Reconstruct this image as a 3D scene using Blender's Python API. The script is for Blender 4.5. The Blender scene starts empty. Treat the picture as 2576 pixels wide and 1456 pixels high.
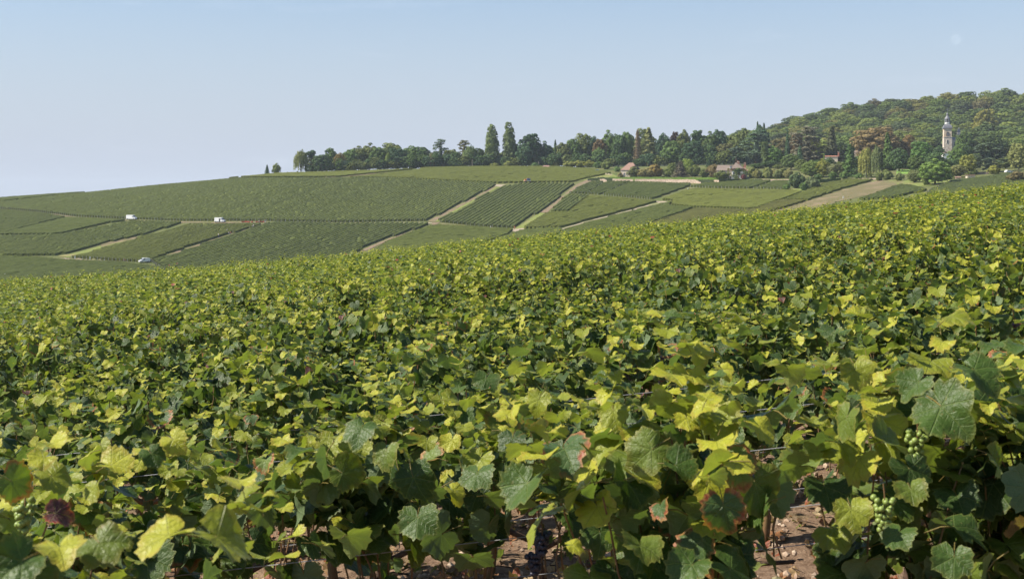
import bpy, bmesh, math, random
import numpy as np
from mathutils import Vector, Matrix
R = math.radians
rng = np.random.default_rng(11)
random.seed(5)
scene = bpy.context.scene
col = scene.collection

# ------------------------------------------------------------------ camera, sky, sun, exposure
EYE = 1.95
PX, U0, VH = 3539.0, 1288.0, 500.0        # survey scale: focal length, centre column and eye-level row of the 2576 px sketch
cam_d = bpy.data.cameras.new('camera'); cam = bpy.data.objects.new('camera', cam_d); col.objects.link(cam)
cam.location = (0, 0, EYE); cam.rotation_euler = (R(90), 0, 0)
cam_d.sensor_width = 36; cam_d.lens = 36 * PX / 2576; cam_d.shift_y = -(728 - VH) / 2576
cam_d.clip_start = 0.1; cam_d.clip_end = 20000
cam_d.dof.use_dof = True; cam_d.dof.focus_distance = 14; cam_d.dof.aperture_fstop = 13
scene.camera = cam

SUN_AZ, SUN_EL = R(-95), R(46)           # compass angle from +Y clockwise, elevation
world = bpy.data.worlds.new('World'); scene.world = world; world.use_nodes = True
nt = world.node_tree; nt.nodes.clear()
out = nt.nodes.new('ShaderNodeOutputWorld'); bg = nt.nodes.new('ShaderNodeBackground')
sky = nt.nodes.new('ShaderNodeTexSky'); sky.sky_type = 'NISHITA'; sky.sun_disc = False
sky.sun_elevation = SUN_EL; sky.sun_rotation = SUN_AZ
sky.altitude = 120; sky.air_density = 1.0; sky.dust_density = 1.0; sky.ozone_density = 3.6
# a few faint streaks of cirrus
tc = nt.nodes.new('ShaderNodeTexCoord'); mp = nt.nodes.new('ShaderNodeMapping'); mp.inputs['Scale'].default_value = (5, 5, 34)
nz = nt.nodes.new('ShaderNodeTexNoise'); nz.inputs['Scale'].default_value = 1.6; nz.inputs['Detail'].default_value = 7; nz.inputs['Roughness'].default_value = .62
rp = nt.nodes.new('ShaderNodeValToRGB'); rp.color_ramp.elements[0].position = .60; rp.color_ramp.elements[1].position = .86
rp.color_ramp.elements[0].color = (0, 0, 0, 1); rp.color_ramp.elements[1].color = (.12, .12, .12, 1)
mx = nt.nodes.new('ShaderNodeMixRGB'); mx.inputs[2].default_value = (7.5, 7.9, 8.6, 1)
nt.links.new(tc.outputs['Generated'], mp.inputs[0]); nt.links.new(mp.outputs[0], nz.inputs['Vector'])
nt.links.new(nz.outputs['Fac'], rp.inputs[0]); nt.links.new(rp.outputs[0], mx.inputs[0])
# pale summer haze low over the whole horizon
sz = nt.nodes.new('ShaderNodeSeparateXYZ'); nt.links.new(tc.outputs['Generated'], sz.inputs[0])
rh = nt.nodes.new('ShaderNodeValToRGB'); el = rh.color_ramp.elements; el[0].position = 0; el[0].color = (1, 1, 1, 1); el[1].position = .26; el[1].color = (0, 0, 0, 1)
for q_, f_ in ((.03, .95), (.07, .75), (.14, .3)):
    e_ = el.new(q_); e_.color = (f_, f_, f_, 1)
mh = nt.nodes.new('ShaderNodeMixRGB'); mh.inputs[2].default_value = (3.85, 4.30, 5.1, 1)
nt.links.new(sz.outputs[2], rh.inputs[0]); nt.links.new(rh.outputs[0], mh.inputs[0]); nt.links.new(sky.outputs[0], mh.inputs[1])
nt.links.new(mh.outputs[0], mx.inputs[1]); nt.links.new(mx.outputs[0], bg.inputs[0]); nt.links.new(bg.outputs[0], out.inputs[0])
bg.inputs[1].default_value = 0.084

sl = bpy.data.lights.new('sun', 'SUN'); sl.energy = 5.0; sl.angle = R(.53); sl.color = (1, .93, .80)
so = bpy.data.objects.new('sun', sl); col.objects.link(so)
SUN_DIR = Vector((math.sin(SUN_AZ) * math.cos(SUN_EL), math.cos(SUN_AZ) * math.cos(SUN_EL), math.sin(SUN_EL)))
so.rotation_euler = SUN_DIR.to_track_quat('Z', 'Y').to_euler()
scene.view_settings.view_transform = 'Standard'; scene.view_settings.look = 'None'
scene.view_settings.exposure = 0.82; scene.view_settings.gamma = 1; scene.view_settings.use_curve_mapping = False
scene.render.engine = 'CYCLES'
scene.cycles.max_bounces = 6; scene.cycles.diffuse_bounces = 2; scene.cycles.glossy_bounces = 2
scene.cycles.transmission_bounces = 4; scene.cycles.transparent_max_bounces = 6; scene.cycles.volume_bounces = 0
scene.cycles.caustics_reflective = False; scene.cycles.caustics_refractive = False
scene.cycles.use_denoising = True; scene.cycles.denoiser = 'OPENIMAGEDENOISE'; scene.cycles.denoising_input_passes = 'RGB_ALBEDO_NORMAL'

# ------------------------------------------------------------------ small helpers
def tag(o, label=None, cat=None, group=None, kind=None):
    if label: o['label'] = label
    if cat: o['category'] = cat
    if group: o['group'] = group
    if kind: o['kind'] = kind
    return o
def empty(name, loc, rz=0, scale=(1, 1, 1)):
    o = bpy.data.objects.new(name, None); col.objects.link(o); o.location = loc; o.rotation_euler = (0, 0, rz); o.scale = scale
    o.empty_display_size = .2
    return o
def obj(name, me, parent=None, mat=None, color=None):
    if mat is not None and not me.materials: me.materials.append(mat)
    o = bpy.data.objects.new(name, me); col.objects.link(o)
    if parent is not None: o.parent = parent
    if color is not None: o.color = (*color, 1)
    return o
def np_mesh(name, V, faces, smooth=False, attrs=None, mats=None, mat_idx=None):
    """faces: list of int arrays (F,k)"""
    me = bpy.data.meshes.new(name); V = np.asarray(V, dtype=np.float32)
    faces = [np.asarray(f, dtype=np.int32) for f in faces if len(f)]
    me.vertices.add(len(V)); me.vertices.foreach_set('co', V.ravel())
    tot = sum(len(f) for f in faces); loops = np.concatenate([f.ravel() for f in faces])
    ks = np.concatenate([np.full(len(f), f.shape[1], dtype=np.int32) for f in faces])
    me.loops.add(len(loops)); me.loops.foreach_set('vertex_index', loops)
    me.polygons.add(tot); st = np.zeros(tot, dtype=np.int32); st[1:] = np.cumsum(ks)[:-1]
    me.polygons.foreach_set('loop_start', st)
    me.polygons.foreach_set('use_smooth', np.full(tot, smooth, dtype=bool))
    if mats:
        for m in mats: me.materials.append(m)
    if mat_idx is not None: me.polygons.foreach_set('material_index', np.asarray(mat_idx, dtype=np.int32))
    me.update(calc_edges=True)
    for k, (typ, arr) in (attrs or {}).items():
        a = me.attributes.new(k, typ, 'POINT')
        a.data.foreach_set('color' if typ == 'FLOAT_COLOR' else ('vector' if typ == 'FLOAT_VECTOR' else 'value'), np.asarray(arr, dtype=np.float32).ravel())
    return me
def tube(pts, radii, n=5):
    pts = np.asarray(pts, float); m = len(pts); V = []; T = np.gradient(pts, axis=0)
    for i in range(m):
        t = T[i] / (np.linalg.norm(T[i]) + 1e-9); a = np.cross(t, (0, 0, 1.) if abs(t[2]) < .9 else (1., 0, 0)); a /= np.linalg.norm(a); b = np.cross(t, a)
        for k in range(n):
            an = 2 * math.pi * k / n; V.append(pts[i] + radii[i] * (a * math.cos(an) + b * math.sin(an)))
    F = [(i * n + k, i * n + (k + 1) % n, (i + 1) * n + (k + 1) % n, (i + 1) * n + k) for i in range(m - 1) for k in range(n)]
    return np.array(V), np.array(F)
def tubes(lst, n=5):
    Vs, Fs, b = [], [], 0
    for p, r in lst:
        V, F = tube(p, r, n); Vs.append(V); Fs.append(F + b); b += len(V)
    return np.concatenate(Vs), np.concatenate(Fs)
class MB:
    def __init__(s): s.V = []; s.F = []
    def add(s, V, F):
        b = len(s.V); s.V += [tuple(v) for v in V]; s.F += [tuple(i + b for i in f) for f in F]; return s
    def box(s, x0, x1, y0, y1, z0, z1):
        V = [(x, y, z) for z in (z0, z1) for x, y in ((x0, y0), (x1, y0), (x1, y1), (x0, y1))]
        return s.add(V, [(3, 2, 1, 0), (4, 5, 6, 7), (0, 1, 5, 4), (1, 2, 6, 5), (2, 3, 7, 6), (3, 0, 4, 7)])
    def prism(s, prof, y0, y1):                       # profile in xz, extruded along y
        n = len(prof); V = [(x, y0, z) for x, z in prof] + [(x, y1, z) for x, z in prof]
        return s.add(V, [tuple(range(n))[::1], tuple(range(2 * n - 1, n - 1, -1))] + [(i, i + n, (i + 1) % n + n, (i + 1) % n) for i in range(n)])
    def lathe(s, prof, n=16, cx=0, cy=0, rot=0, sx=1, sy=1):
        V = [(cx + r * sx * math.cos(rot + 2 * math.pi * k / n), cy + r * sy * math.sin(rot + 2 * math.pi * k / n), z) for r, z in prof for k in range(n)]
        F = [(i * n + k, i * n + (k + 1) % n, (i + 1) * n + (k + 1) % n, (i + 1) * n + k) for i in range(len(prof) - 1) for k in range(n)]
        F += [tuple(range(n - 1, -1, -1)), tuple((len(prof) - 1) * n + k for k in range(n))]
        return s.add(V, F)
    def tube(s, p, r, n=6):
        V, F = tube(p, r, n); return s.add(V, F.tolist())
    def build(s, name, mat, parent=None, bevel=0, smooth=False, color=None):
        me = bpy.data.meshes.new(name); me.from_pydata(s.V, [], s.F)
        bm = bmesh.new(); bm.from_mesh(me); bmesh.ops.recalc_face_normals(bm, faces=bm.faces)
        if bevel: bmesh.ops.bevel(bm, geom=bm.edges[:], offset=bevel, segments=2, profile=.6, affect='EDGES', clamp_overlap=True)
        bm.to_mesh(me); bm.free()
        if smooth: me.polygons.foreach_set('use_smooth', [True] * len(me.polygons))
        return obj(name, me, parent, mat, color)

# ------------------------------------------------------------------ materials
def new_mat(name):
    m = bpy.data.materials.new(name); m.use_nodes = True; t = m.node_tree; b = t.nodes['Principled BSDF']; return m, t, b
def N(t, typ, **kw):
    n = t.nodes.new(typ)
    for k, v in kw.items():
        if k in n.inputs: n.inputs[k].default_value = v
        else: setattr(n, k, v)
    return n
def math_n(t, op, a, b=None, clamp=False):
    n = t.nodes.new('ShaderNodeMath'); n.operation = op; n.use_clamp = clamp
    for i, v in enumerate((a, b)):
        if v is None: continue
        if isinstance(v, (int, float)): n.inputs[i].default_value = v
        else: t.links.new(v, n.inputs[i])
    return n.outputs[0]
def mixc(t, fac, a, b, mode='MIX'):
    n = t.nodes.new('ShaderNodeMixRGB'); n.blend_type = mode
    for i, v in enumerate((fac, a, b)):
        if isinstance(v, (int, float)): n.inputs[i].default_value = v
        elif isinstance(v, tuple): n.inputs[i].default_value = (*v, 1) if len(v) == 3 else v
        else: t.links.new(v, n.inputs[i])
    return n.outputs[0]
def noise(t, scale, detail=4, rough=.55, vec=None):
    n = N(t, 'ShaderNodeTexNoise', Scale=scale, Detail=detail, Roughness=rough)
    if vec is not None: t.links.new(vec, n.inputs['Vector'])
    return n.outputs['Fac']
def maprange(t, v, a, b, c=0., d=1.):
    n = t.nodes.new('ShaderNodeMapRange'); n.inputs[1].default_value = a; n.inputs[2].default_value = b; n.inputs[3].default_value = c; n.inputs[4].default_value = d
    t.links.new(v, n.inputs[0]); return n.outputs[0]
def bump(t, b, h, strength=.3, dist=.02):
    n = t.nodes.new('ShaderNodeBump'); n.inputs['Strength'].default_value = strength; n.inputs['Distance'].default_value = dist
    t.links.new(h, n.inputs['Height']); t.links.new(n.outputs[0], b.inputs['Normal']); return n
def plain(name, c, rough=.6, spec=.3, c2=None, scale=3., metal=0, coat=0):
    m, t, b = new_mat(name); b.inputs['Roughness'].default_value = rough; b.inputs['Specular IOR Level'].default_value = spec; b.inputs['Metallic'].default_value = metal
    b.inputs['Coat Weight'].default_value = coat
    c2 = c2 or tuple(x * .75 for x in c)
    g = N(t, 'ShaderNodeTexCoord'); f = noise(t, scale, 5, .6, g.outputs['Object'])
    t.links.new(mixc(t, maprange(t, f, .35, .65), c, c2), b.inputs['Base Color'])
    return m

def leaf_material():
    m, t, b = new_mat('vine_leaf'); b.inputs['Roughness'].default_value = .44; b.inputs['Specular IOR Level'].default_value = .27
    a = N(t, 'ShaderNodeAttribute', attribute_name='Col'); lp = N(t, 'ShaderNodeAttribute', attribute_name='lp')
    sp = t.nodes.new('ShaderNodeSeparateXYZ'); t.links.new(lp.outputs['Vector'], sp.inputs[0])
    x, y, e = sp.outputs
    ang = math_n(t, 'ABSOLUTE', math_n(t, 'ARCTAN2', x, y)); rad = math_n(t, 'SQRT', math_n(t, 'ADD', math_n(t, 'MULTIPLY', x, x), math_n(t, 'MULTIPLY', y, y)))
    d = None
    for c0 in (0, .92, 1.88):
        q = math_n(t, 'ABSOLUTE', math_n(t, 'SUBTRACT', ang, c0)); d = q if d is None else math_n(t, 'MINIMUM', d, q)
    dist = math_n(t, 'MULTIPLY', d, rad)
    vein = maprange(t, dist, .006, .024, 1., 0.)
    # side veins: ripples leaving the main veins
    w = math_n(t, 'SINE', math_n(t, 'ADD', math_n(t, 'MULTIPLY', rad, 34.), math_n(t, 'MULTIPLY', dist, -30.)))
    sv = math_n(t, 'MULTIPLY', maprange(t, w, .75, 1.), .35)
    vv = math_n(t, 'MAXIMUM', vein, sv)
    oi = N(t, 'ShaderNodeObjectInfo')
    tcn = N(t, 'ShaderNodeTexCoord'); geo = N(t, 'ShaderNodeNewGeometry')
    pos = geo.outputs['Position']
    n1 = noise(t, 22, 4, .6, pos); n2 = noise(t, 90, 3, .6, pos)
    c = mixc(t, maprange(t, n1, .3, .7, 0, .5), a.outputs['Color'], (.55, .6, .45), 'MULTIPLY')
    c = mixc(t, math_n(t, 'MULTIPLY', vv, .24), c, (.22, .28, .08))
    c = mixc(t, maprange(t, noise(t, 160, 2, .5, pos), .66, .74, 0, .55), c, (.20, .15, .06))
    c = mixc(t, maprange(t, noise(t, 45, 3, .6, pos), .62, .8, 0, .30), c, (.30, .32, .22))
    # dry and red rim
    rim = math_n(t, 'MULTIPLY', a.outputs['Alpha'], maprange(t, math_n(t, 'ADD', e, math_n(t, 'MULTIPLY', n1, .9)), 1.20, 1.40), clamp=True)
    rc = mixc(t, maprange(t, n2, .4, .6), (.30, .035, .03), (.36, .16, .05))
    c = mixc(t, rim, c, rc)
    # pale margin
    c = mixc(t, math_n(t, 'MULTIPLY', maprange(t, e, .9, 1.), .22), c, (.34, .33, .08))
    back = mixc(t, .45, c, (.20, .26, .14))
    cc = mixc(t, geo.outputs['Backfacing'], c, back)
    t.links.new(cc, b.inputs['Base Color'])
    bump(t, b, math_n(t, 'ADD', math_n(t, 'MULTIPLY', vv, -.6), n2), .6, .006)
    tr = t.nodes.new('ShaderNodeBsdfTranslucent'); t.links.new(mixc(t, 1., cc, (1.55, 1.75, .55), 'MULTIPLY'), tr.inputs[0])
    ms = t.nodes.new('ShaderNodeMixShader'); ms.inputs[0].default_value = .23
    t.links.new(b.outputs[0], ms.inputs[1]); t.links.new(tr.outputs[0], ms.inputs[2]); t.links.new(ms.outputs[0], t.nodes['Material Output'].inputs[0])
    return m
M_leaf = leaf_material()

def tinted_foliage(name, scale, lo, hi, big=.03, spec=.15, trans=.15):
    m, t, b = new_mat(name); b.inputs['Roughness'].default_value = .65; b.inputs['Specular IOR Level'].default_value = spec
    oi = N(t, 'ShaderNodeObjectInfo'); geo = N(t, 'ShaderNodeNewGeometry')
    a = N(t, 'ShaderNodeAttribute', attribute_name='Col')
    n1 = noise(t, scale, 3, .6, geo.outputs['Position']); n2 = noise(t, big, 3, .5, geo.outputs['Position'])
    k = mixc(t, maprange(t, n1, .3, .7), lo, hi)
    c = mixc(t, 1., oi.outputs['Color'], k, 'MULTIPLY')
    c = mixc(t, 1., c, a.outputs['Color'], 'MULTIPLY')
    c = mixc(t, maprange(t, n2, .35, .65, 0, .3), c, mixc(t, 1., c, (1.1, 1.1, .8), 'MULTIPLY'))
    t.links.new(c, b.inputs['Base Color'])
    if trans:
        tr = t.nodes.new('ShaderNodeBsdfTranslucent'); t.links.new(c, tr.inputs[0])
        ms = t.nodes.new('ShaderNodeMixShader'); ms.inputs[0].default_value = trans
        t.links.new(b.outputs[0], ms.inputs[1]); t.links.new(tr.outputs[0], ms.inputs[2]); t.links.new(ms.outputs[0], t.nodes['Material Output'].inputs[0])
    return m
M_tree = tinted_foliage('tree_foliage', .4, (1.6, 1.7, 1.45), (2.4, 2.4, 1.8), big=.05, trans=.22)
M_rows = tinted_foliage('vine_row_foliage', .8, (.80, .84, .92), (1.22, 1.2, 1.15), big=.018)
M_hedge = tinted_foliage('hedge_foliage', 1.5, (.7, .7, .7), (1.25, 1.2, 1.1))
M_bark = plain('bark', (.11, .075, .05), .9, .1, (.05, .035, .025), 9)
M_bark_pale = plain('pale_bark', (.42, .38, .32), .9, .1, (.2, .17, .14), 2)
M_cane = plain('vine_cane', (.20, .10, .05), .6, .3, (.12, .09, .035), 20)
M_wood = plain('vine_trunk', (.10, .065, .045), .95, .1, (.035, .025, .02), 25)
def soil_mat():
    m, t, b = new_mat('field_soil'); b.inputs['Roughness'].default_value = .95; b.inputs['Specular IOR Level'].default_value = .1
    g = N(t, 'ShaderNodeNewGeometry').outputs['Position']
    n1, n2, n3 = noise(t, 1.3, 5, .6, g), noise(t, 14, 6, .7, g), noise(t, 60, 4, .7, g)
    c = mixc(t, maprange(t, n2, .35, .65), (.12, .072, .046), (.27, .185, .125))
    c = mixc(t, maprange(t, n3, .55, .75), c, (.36, .27, .19))
    c = mixc(t, maprange(t, n1, .55, .75, 0, .6), c, (.10, .11, .04))
    t.links.new(c, b.inputs['Base Color'])
    bump(t, b, math_n(t, 'ADD', n2, math_n(t, 'MULTIPLY', n3, .4)), .8, .05)
    return m
M_soil = soil_mat()
def hill_mat():
    m, t, b = new_mat('hillside_ground'); b.inputs['Roughness'].default_value = .95; b.inputs['Specular IOR Level'].default_value = .05
    g = N(t, 'ShaderNodeNewGeometry').outputs['Position']; a = N(t, 'ShaderNodeAttribute', attribute_name='Col')
    n1, n2 = noise(t, .05, 4, .6, g), noise(t, 1.2, 4, .65, g)
    c = mixc(t, maprange(t, n1, .4, .62), (.13, .13, .055), (.085, .105, .035))
    c = mixc(t, maprange(t, n2, .45, .7, 0, .7), c, (.12, .14, .045))
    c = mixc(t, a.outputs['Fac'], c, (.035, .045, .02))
    t.links.new(c, b.inputs['Base Color']); return m
M_hill = hill_mat()
def track_mat(name, c1, c2, c3, f=.5):
    m, t, b = new_mat(name); b.inputs['Roughness'].default_value = .95; b.inputs['Specular IOR Level'].default_value = .05
    g = N(t, 'ShaderNodeNewGeometry').outputs['Position']
    n1, n2 = noise(t, .12, 4, .6, g), noise(t, .9, 5, .7, g)
    c = mixc(t, maprange(t, n2, .35, .65), c1, c2); c = mixc(t, maprange(t, n1, f - .06, f + .08), c, c3)
    t.links.new(c, b.inputs['Base Color']); return m
M_track = track_mat('earth_track', (.16, .12, .08), (.23, .175, .12), (.14, .145, .06), .56)
M_chalk = track_mat('chalk_track', (.36, .30, .235), (.27, .22, .16), (.19, .19, .09), .56)
M_grass = track_mat('grass_verge', (.14, .175, .05), (.19, .21, .065), (.22, .19, .09), .60)
M_lawn = track_mat('mown_lawn', (.15, .26, .05), (.19, .31, .07), (.17, .26, .06), .6)
M_plough = track_mat('ploughed_earth', (.175, .132, .08), (.105, .115, .045), (.205, .16, .10), .55)
M_stone = plain('limestone_rubble', (.50, .40, .32), .9, .1, (.28, .21, .16), 1.2)
M_render_wall = plain('cream_render', (.66, .56, .44), .9, .1, (.52, .44, .35), .6)
M_white_wall = plain('white_render', (.80, .79, .76), .85, .1, (.7, .69, .66), .6)
M_ashlar = plain('tower_limestone', (.72, .60, .46), .85, .15, (.50, .38, .27), .5)
M_pale_stone = plain('pale_limestone', (.78, .69, .58), .85, .15, (.42, .34, .27), .7)
M_slate = plain('slate_roof', (.20, .20, .22), .5, .4, (.13, .13, .15), 1.)
M_tile = plain('clay_tile_roof', (.27, .175, .14), .85, .15, (.25, .15, .115), 1.2)
M_tile_old = plain('weathered_tile_roof', (.21, .17, .145), .85, .15, (.18, .135, .11), 1.2)
M_brick = plain('red_brick', (.42, .20, .14), .9, .1, (.33, .15, .1), 2)
M_dark = plain('dark_opening', (.03, .03, .035), .5, .3)
M_glass = plain('window_glass', (.05, .07, .09), .12, .6)
M_white_paint = plain('white_paint', (.80, .80, .80), .3, .5, (.76, .76, .77), .5, coat=.4)
M_tyre = plain('tyre_rubber', (.025, .025, .027), .85, .2)
M_rim = plain('wheel_metal', (.45, .46, .48), .35, .5, metal=.8)
M_lamp = plain('lamp_glass', (.7, .7, .72), .15, .6)
M_redlamp = plain('tail_lamp', (.45, .02, .02), .25, .5)
M_grey = plain('grey_metal', (.32, .32, .33), .5, .4)
M_red = plain('red_plastic', (.42, .07, .045), .5, .4)
M_orange = plain('orange_paint', (.72, .24, .05), .4, .4)
M_blue = plain('blue_paint', (.06, .22, .55), .35, .5)
M_yellow = plain('yellow_plastic', (.75, .55, .03), .5, .4)
M_skin = plain('skin', (.48, .30, .22), .6, .3)
M_cloth_white = plain('white_cloth', (.75, .76, .78), .9, .1)
M_cloth_maroon = plain('maroon_cloth', (.20, .05, .05), .9, .1)
M_cloth_blue = plain('blue_cloth', (.08, .12, .22), .9, .1)
M_cloth_orange = plain('orange_cloth', (.80, .22, .04), .9, .1)
M_cloth_pale = plain('pale_blue_cloth', (.42, .50, .58), .9, .1)
M_hair = plain('dark_hair', (.04, .03, .025), .8, .2)

# ------------------------------------------------------------------ terrain
US = np.arange(-2400, 5001, 16.0)
def ctl(pts, sig=4):
    p = np.array(pts, float); v = np.interp(US, p[:, 0], p[:, 1])
    if sig:
        k = np.exp(-.5 * (np.arange(-4 * sig, 4 * sig + 1) / sig) ** 2); k /= k.sum(); v = np.convolve(np.pad(v, 4 * sig, 'edge'), k, 'valid')
    return v
crest_pts = [(-1200, 760), (0, 700), (560, 665), (1288, 595), (1932, 530), (2576, 455), (3600, 330)]
v_crest = ctl(crest_pts)
v_bot = v_crest + 15
v_top = ctl([(-1200, 540), (-400, 520), (0, 498), (220, 484), (460, 461), (560, 450), (700, 437), (900, 431), (1050, 424), (1200, 420), (1400, 420), (1560, 420), (1900, 414), (2000, 411), (2250, 405), (2576, 406), (3600, 380)], 3)
D_bot = ctl([(-1200, 480), (0, 500), (1288, 620), (2100, 600), (2576, 600), (4000, 600)])
D_top = ctl([(-1200, 1000), (1300, 1000), (1900, 950), (2576, 920), (4000, 900)])
v_far = ctl([(-1200, 530), (900, 440), (1300, 425), (1600, 408), (1760, 378), (1850, 356), (1960, 335), (2100, 302), (2200, 284), (2300, 272), (2450, 262), (2576, 260), (3600, 250)], 3)
YF = 1500.
YS = np.concatenate([np.arange(95, 500, 27), np.arange(500, 1120, 10), np.arange(1120, 1800, 35), [1900, 2100, 2500, 3200, 4500, 7000, 12000]]).astype(float)
Yg = YS[None, :]; c_ = lambda a: a[:, None]
s = np.clip((Yg - c_(D_bot)) / (c_(D_top) - c_(D_bot)), 0, 1); t_ = 1 - (1 - s) ** 1.5
V_mid = c_(v_bot) - c_(v_bot - v_top) * t_
V_low = c_(v_bot) + 95 * np.clip(1 - (Yg - 95) / (c_(D_bot) - 95), 0, 1)
Vv = np.where(Yg < c_(D_bot), V_low, V_mid)
Z = EYE - (Vv - VH) / PX * Yg
z_top = EYE - (v_top - VH) / PX * D_top; z_far = np.where(US < 1300, z_top - 10, EYE - (v_far - VH) / PX * YF)
z_far = np.convolve(np.pad(z_far, 12, 'edge'), np.ones(25) / 25, 'valid')
s2 = np.clip((Yg - c_(D_top)) / (YF - c_(D_top)), 0, 1)
Z = np.where(Yg > c_(D_top), c_(z_top) + c_(z_far - z_top) * s2 ** 1.7, Z)
Z = np.where(Yg > YF, c_(z_far) - (Yg - YF) * .03, Z)
def hz(x, y):
    x = np.asarray(x, float); y = np.asarray(y, float); u = U0 + PX * x / y
    fu = np.clip((u - US[0]) / 16., 0, len(US) - 1.001); iu = fu.astype(int); fu = fu - iu
    iy = np.clip(np.searchsorted(YS, y) - 1, 0, len(YS) - 2); fy = np.clip((y - YS[iy]) / (YS[iy + 1] - YS[iy]), 0, 1)
    return (Z[iu, iy] * (1 - fu) + Z[iu + 1, iy] * fu) * (1 - fy) + (Z[iu, iy + 1] * (1 - fu) + Z[iu + 1, iy + 1] * fu) * fy
def atu(a, u): return float(np.interp(u, US, a))
def hill_pt(u, v):
    """point of the hillside seen at column u, row v of the survey sketch"""
    vb, vt, db, dt = atu(v_bot, u), atu(v_top, u), atu(D_bot, u), atu(D_top, u)
    t = min(max((vb - v) / (vb - vt), 0), 1); y = db + (dt - db) * (1 - (1 - t) ** (1 / 1.5)); x = (u - U0) / PX * y
    return Vector((x, y, float(hz(x, y))))
def at_depth(u, y):
    x = (u - U0) / PX * y; return Vector((x, y, float(hz(x, y))))
X = (US[:, None] - U0) / PX * Yg
nU, nY = len(US), len(YS)
idx = np.arange(nU * nY).reshape(nU, nY)
F = np.stack([idx[:-1, :-1], idx[1:, :-1], idx[1:, 1:], idx[:-1, 1:]], -1).reshape(-1, 4)
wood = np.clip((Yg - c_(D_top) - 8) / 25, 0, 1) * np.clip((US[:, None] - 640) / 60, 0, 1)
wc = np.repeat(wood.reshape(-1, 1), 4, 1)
me = np_mesh('hillside', np.stack([X, np.broadcast_to(Yg, X.shape), Z], -1).reshape(-1, 3), [F], True, {'Col': ('FLOAT_COLOR', wc)})
tag(obj('hillside', me, None, M_hill), 'long far hillside under the vineyards and the wood', kind='structure')

GX = np.array([-90, -31, -17.5, 0, 15.5, 31, 90.]); GZ = np.array([-5.6, -2.5, -1.68, 0, 1.56, 3.36, 10.5])
_gx = np.linspace(-90, 90, 721); _gz = np.interp(_gx, GX, GZ); _k = np.exp(-.5 * (np.arange(-60, 61) / 20.) ** 2); _k /= _k.sum()
_gz = np.convolve(np.pad(_gz, 60, 'reflect', reflect_type='odd'), _k, 'valid'); _gz -= np.interp(0, _gx, _gz)
def fz(x, y):
    y = np.asarray(y, float)
    return np.interp(x, _gx, _gz) - .019 * y - .006 * np.clip(y - 84, 0, None) ** 2
gx = np.concatenate([np.arange(-90, -6, 2.), np.arange(-6, 6, .12), np.arange(6, 91, 2.)]); gy = np.concatenate([np.arange(-30, 1, 2.), np.arange(1, 14, .12), np.arange(14, 111, 1.5)])
GXX, GYY = np.meshgrid(gx, gy, indexing='ij'); GZZ = fz(GXX, GYY)
near = (np.abs(GXX) < 6) & (GYY > 1) & (GYY < 14)
GZZ = GZZ + np.where(near, rng.normal(0, .012, GZZ.shape) + .03 * np.sin(GXX * 3.1 + 1.3 * np.sin(GYY * 2.3)) * np.sin(GYY * 2.7), 0)
idx = np.arange(GXX.size).reshape(GXX.shape); F = np.stack([idx[:-1, :-1], idx[1:, :-1], idx[1:, 1:], idx[:-1, 1:]], -1).reshape(-1, 4)
tag(obj('ground', np_mesh('ground', np.stack([GXX, GYY, GZZ], -1).reshape(-1, 3), [F], True), None, M_soil), 'reddish brown stony soil under the near vines', kind='structure')

# ------------------------------------------------------------------ ground sheets on the far hill (tracks, verges, ploughed field)
def sheet(name, edge_a, edge_b, mat, lift=.12, n=40, m=3, label=None):
    def resample(e):
        e = np.array(e, float); d = np.concatenate([[0], np.cumsum(np.linalg.norm(np.diff(e, axis=0), axis=1))]); q = np.linspace(0, d[-1], n)
        return np.stack([np.interp(q, d, e[:, 0]), np.interp(q, d, e[:, 1])], -1)
    A, B = resample(edge_a), resample(edge_b); V = []
    if n > 10: A[:, 1] += rng.normal(0, .35, n); B[:, 1] += rng.normal(0, .35, n)
    for i in range(n):
        a, b = hill_pt(*A[i]), hill_pt(*B[i])
        for j in range(m + 1):
            p = a.lerp(b, j / m); p.z = float(hz(p.x, p.y)) + lift; V.append(p)
    F = [(i * (m + 1) + j, (i + 1) * (m + 1) + j, (i + 1) * (m + 1) + j + 1, i * (m + 1) + j + 1) for i in range(n - 1) for j in range(m)]
    return tag(obj(name, np_mesh(name, np.array([tuple(v) for v in V]), [np.array(F)], True), None, mat), label, kind='structure')
def band(name, pts, w, mat, **kw):
    w *= .7      # pts (u,v) centre line, w vertical half width in sketch rows
    return sheet(name, [(u, v - w) for u, v in pts], [(u, v + w) for u, v in pts], mat, **kw)
band('track', [(0, 527), (95, 535), (191, 547), (320, 554)], 1.4, M_track, label='earth headland track at far left of the hill')
band('track', [(320, 556), (465, 559.5), (560, 560.5), (670, 559)], 1.6, M_track, label='earth headland track beside the white vans')
band('track', [(684, 561), (857, 563), (1077, 561.5), (1100, 562)], 1.7, M_chalk, label='pale headland track across the middle of the hill')
sheet('track', [(1246, 468.6), (1202, 492), (1148, 519), (1103, 543), (1076, 557)], [(1248, 471), (1208, 494), (1157, 521), (1112, 546.5), (1094, 558)], M_track, label='bare earth strip along the big parcel')
sheet('grass_path', [(1248, 471), (1208, 494), (1157, 521), (1112, 546.5), (1094, 558)], [(1262, 469), (1220, 490.3), (1184, 512), (1144, 534), (1104, 557)], M_grass, lift=.124, label='green grass path climbing the hill')
sheet('track', [(1243, 464.5), (1244, 470)], [(1272, 465), (1264, 471)], M_chalk, lift=.13, n=6, label='pale turning place at the top of the grass path')
sheet('track', [(1087, 560), (1087, 567), (1022, 586), (950, 611), (900, 634)], [(1106, 560), (1094, 568), (1040, 584), (970, 609), (925, 630)], M_track, lift=.13, label='track running down from the grass path')
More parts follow.
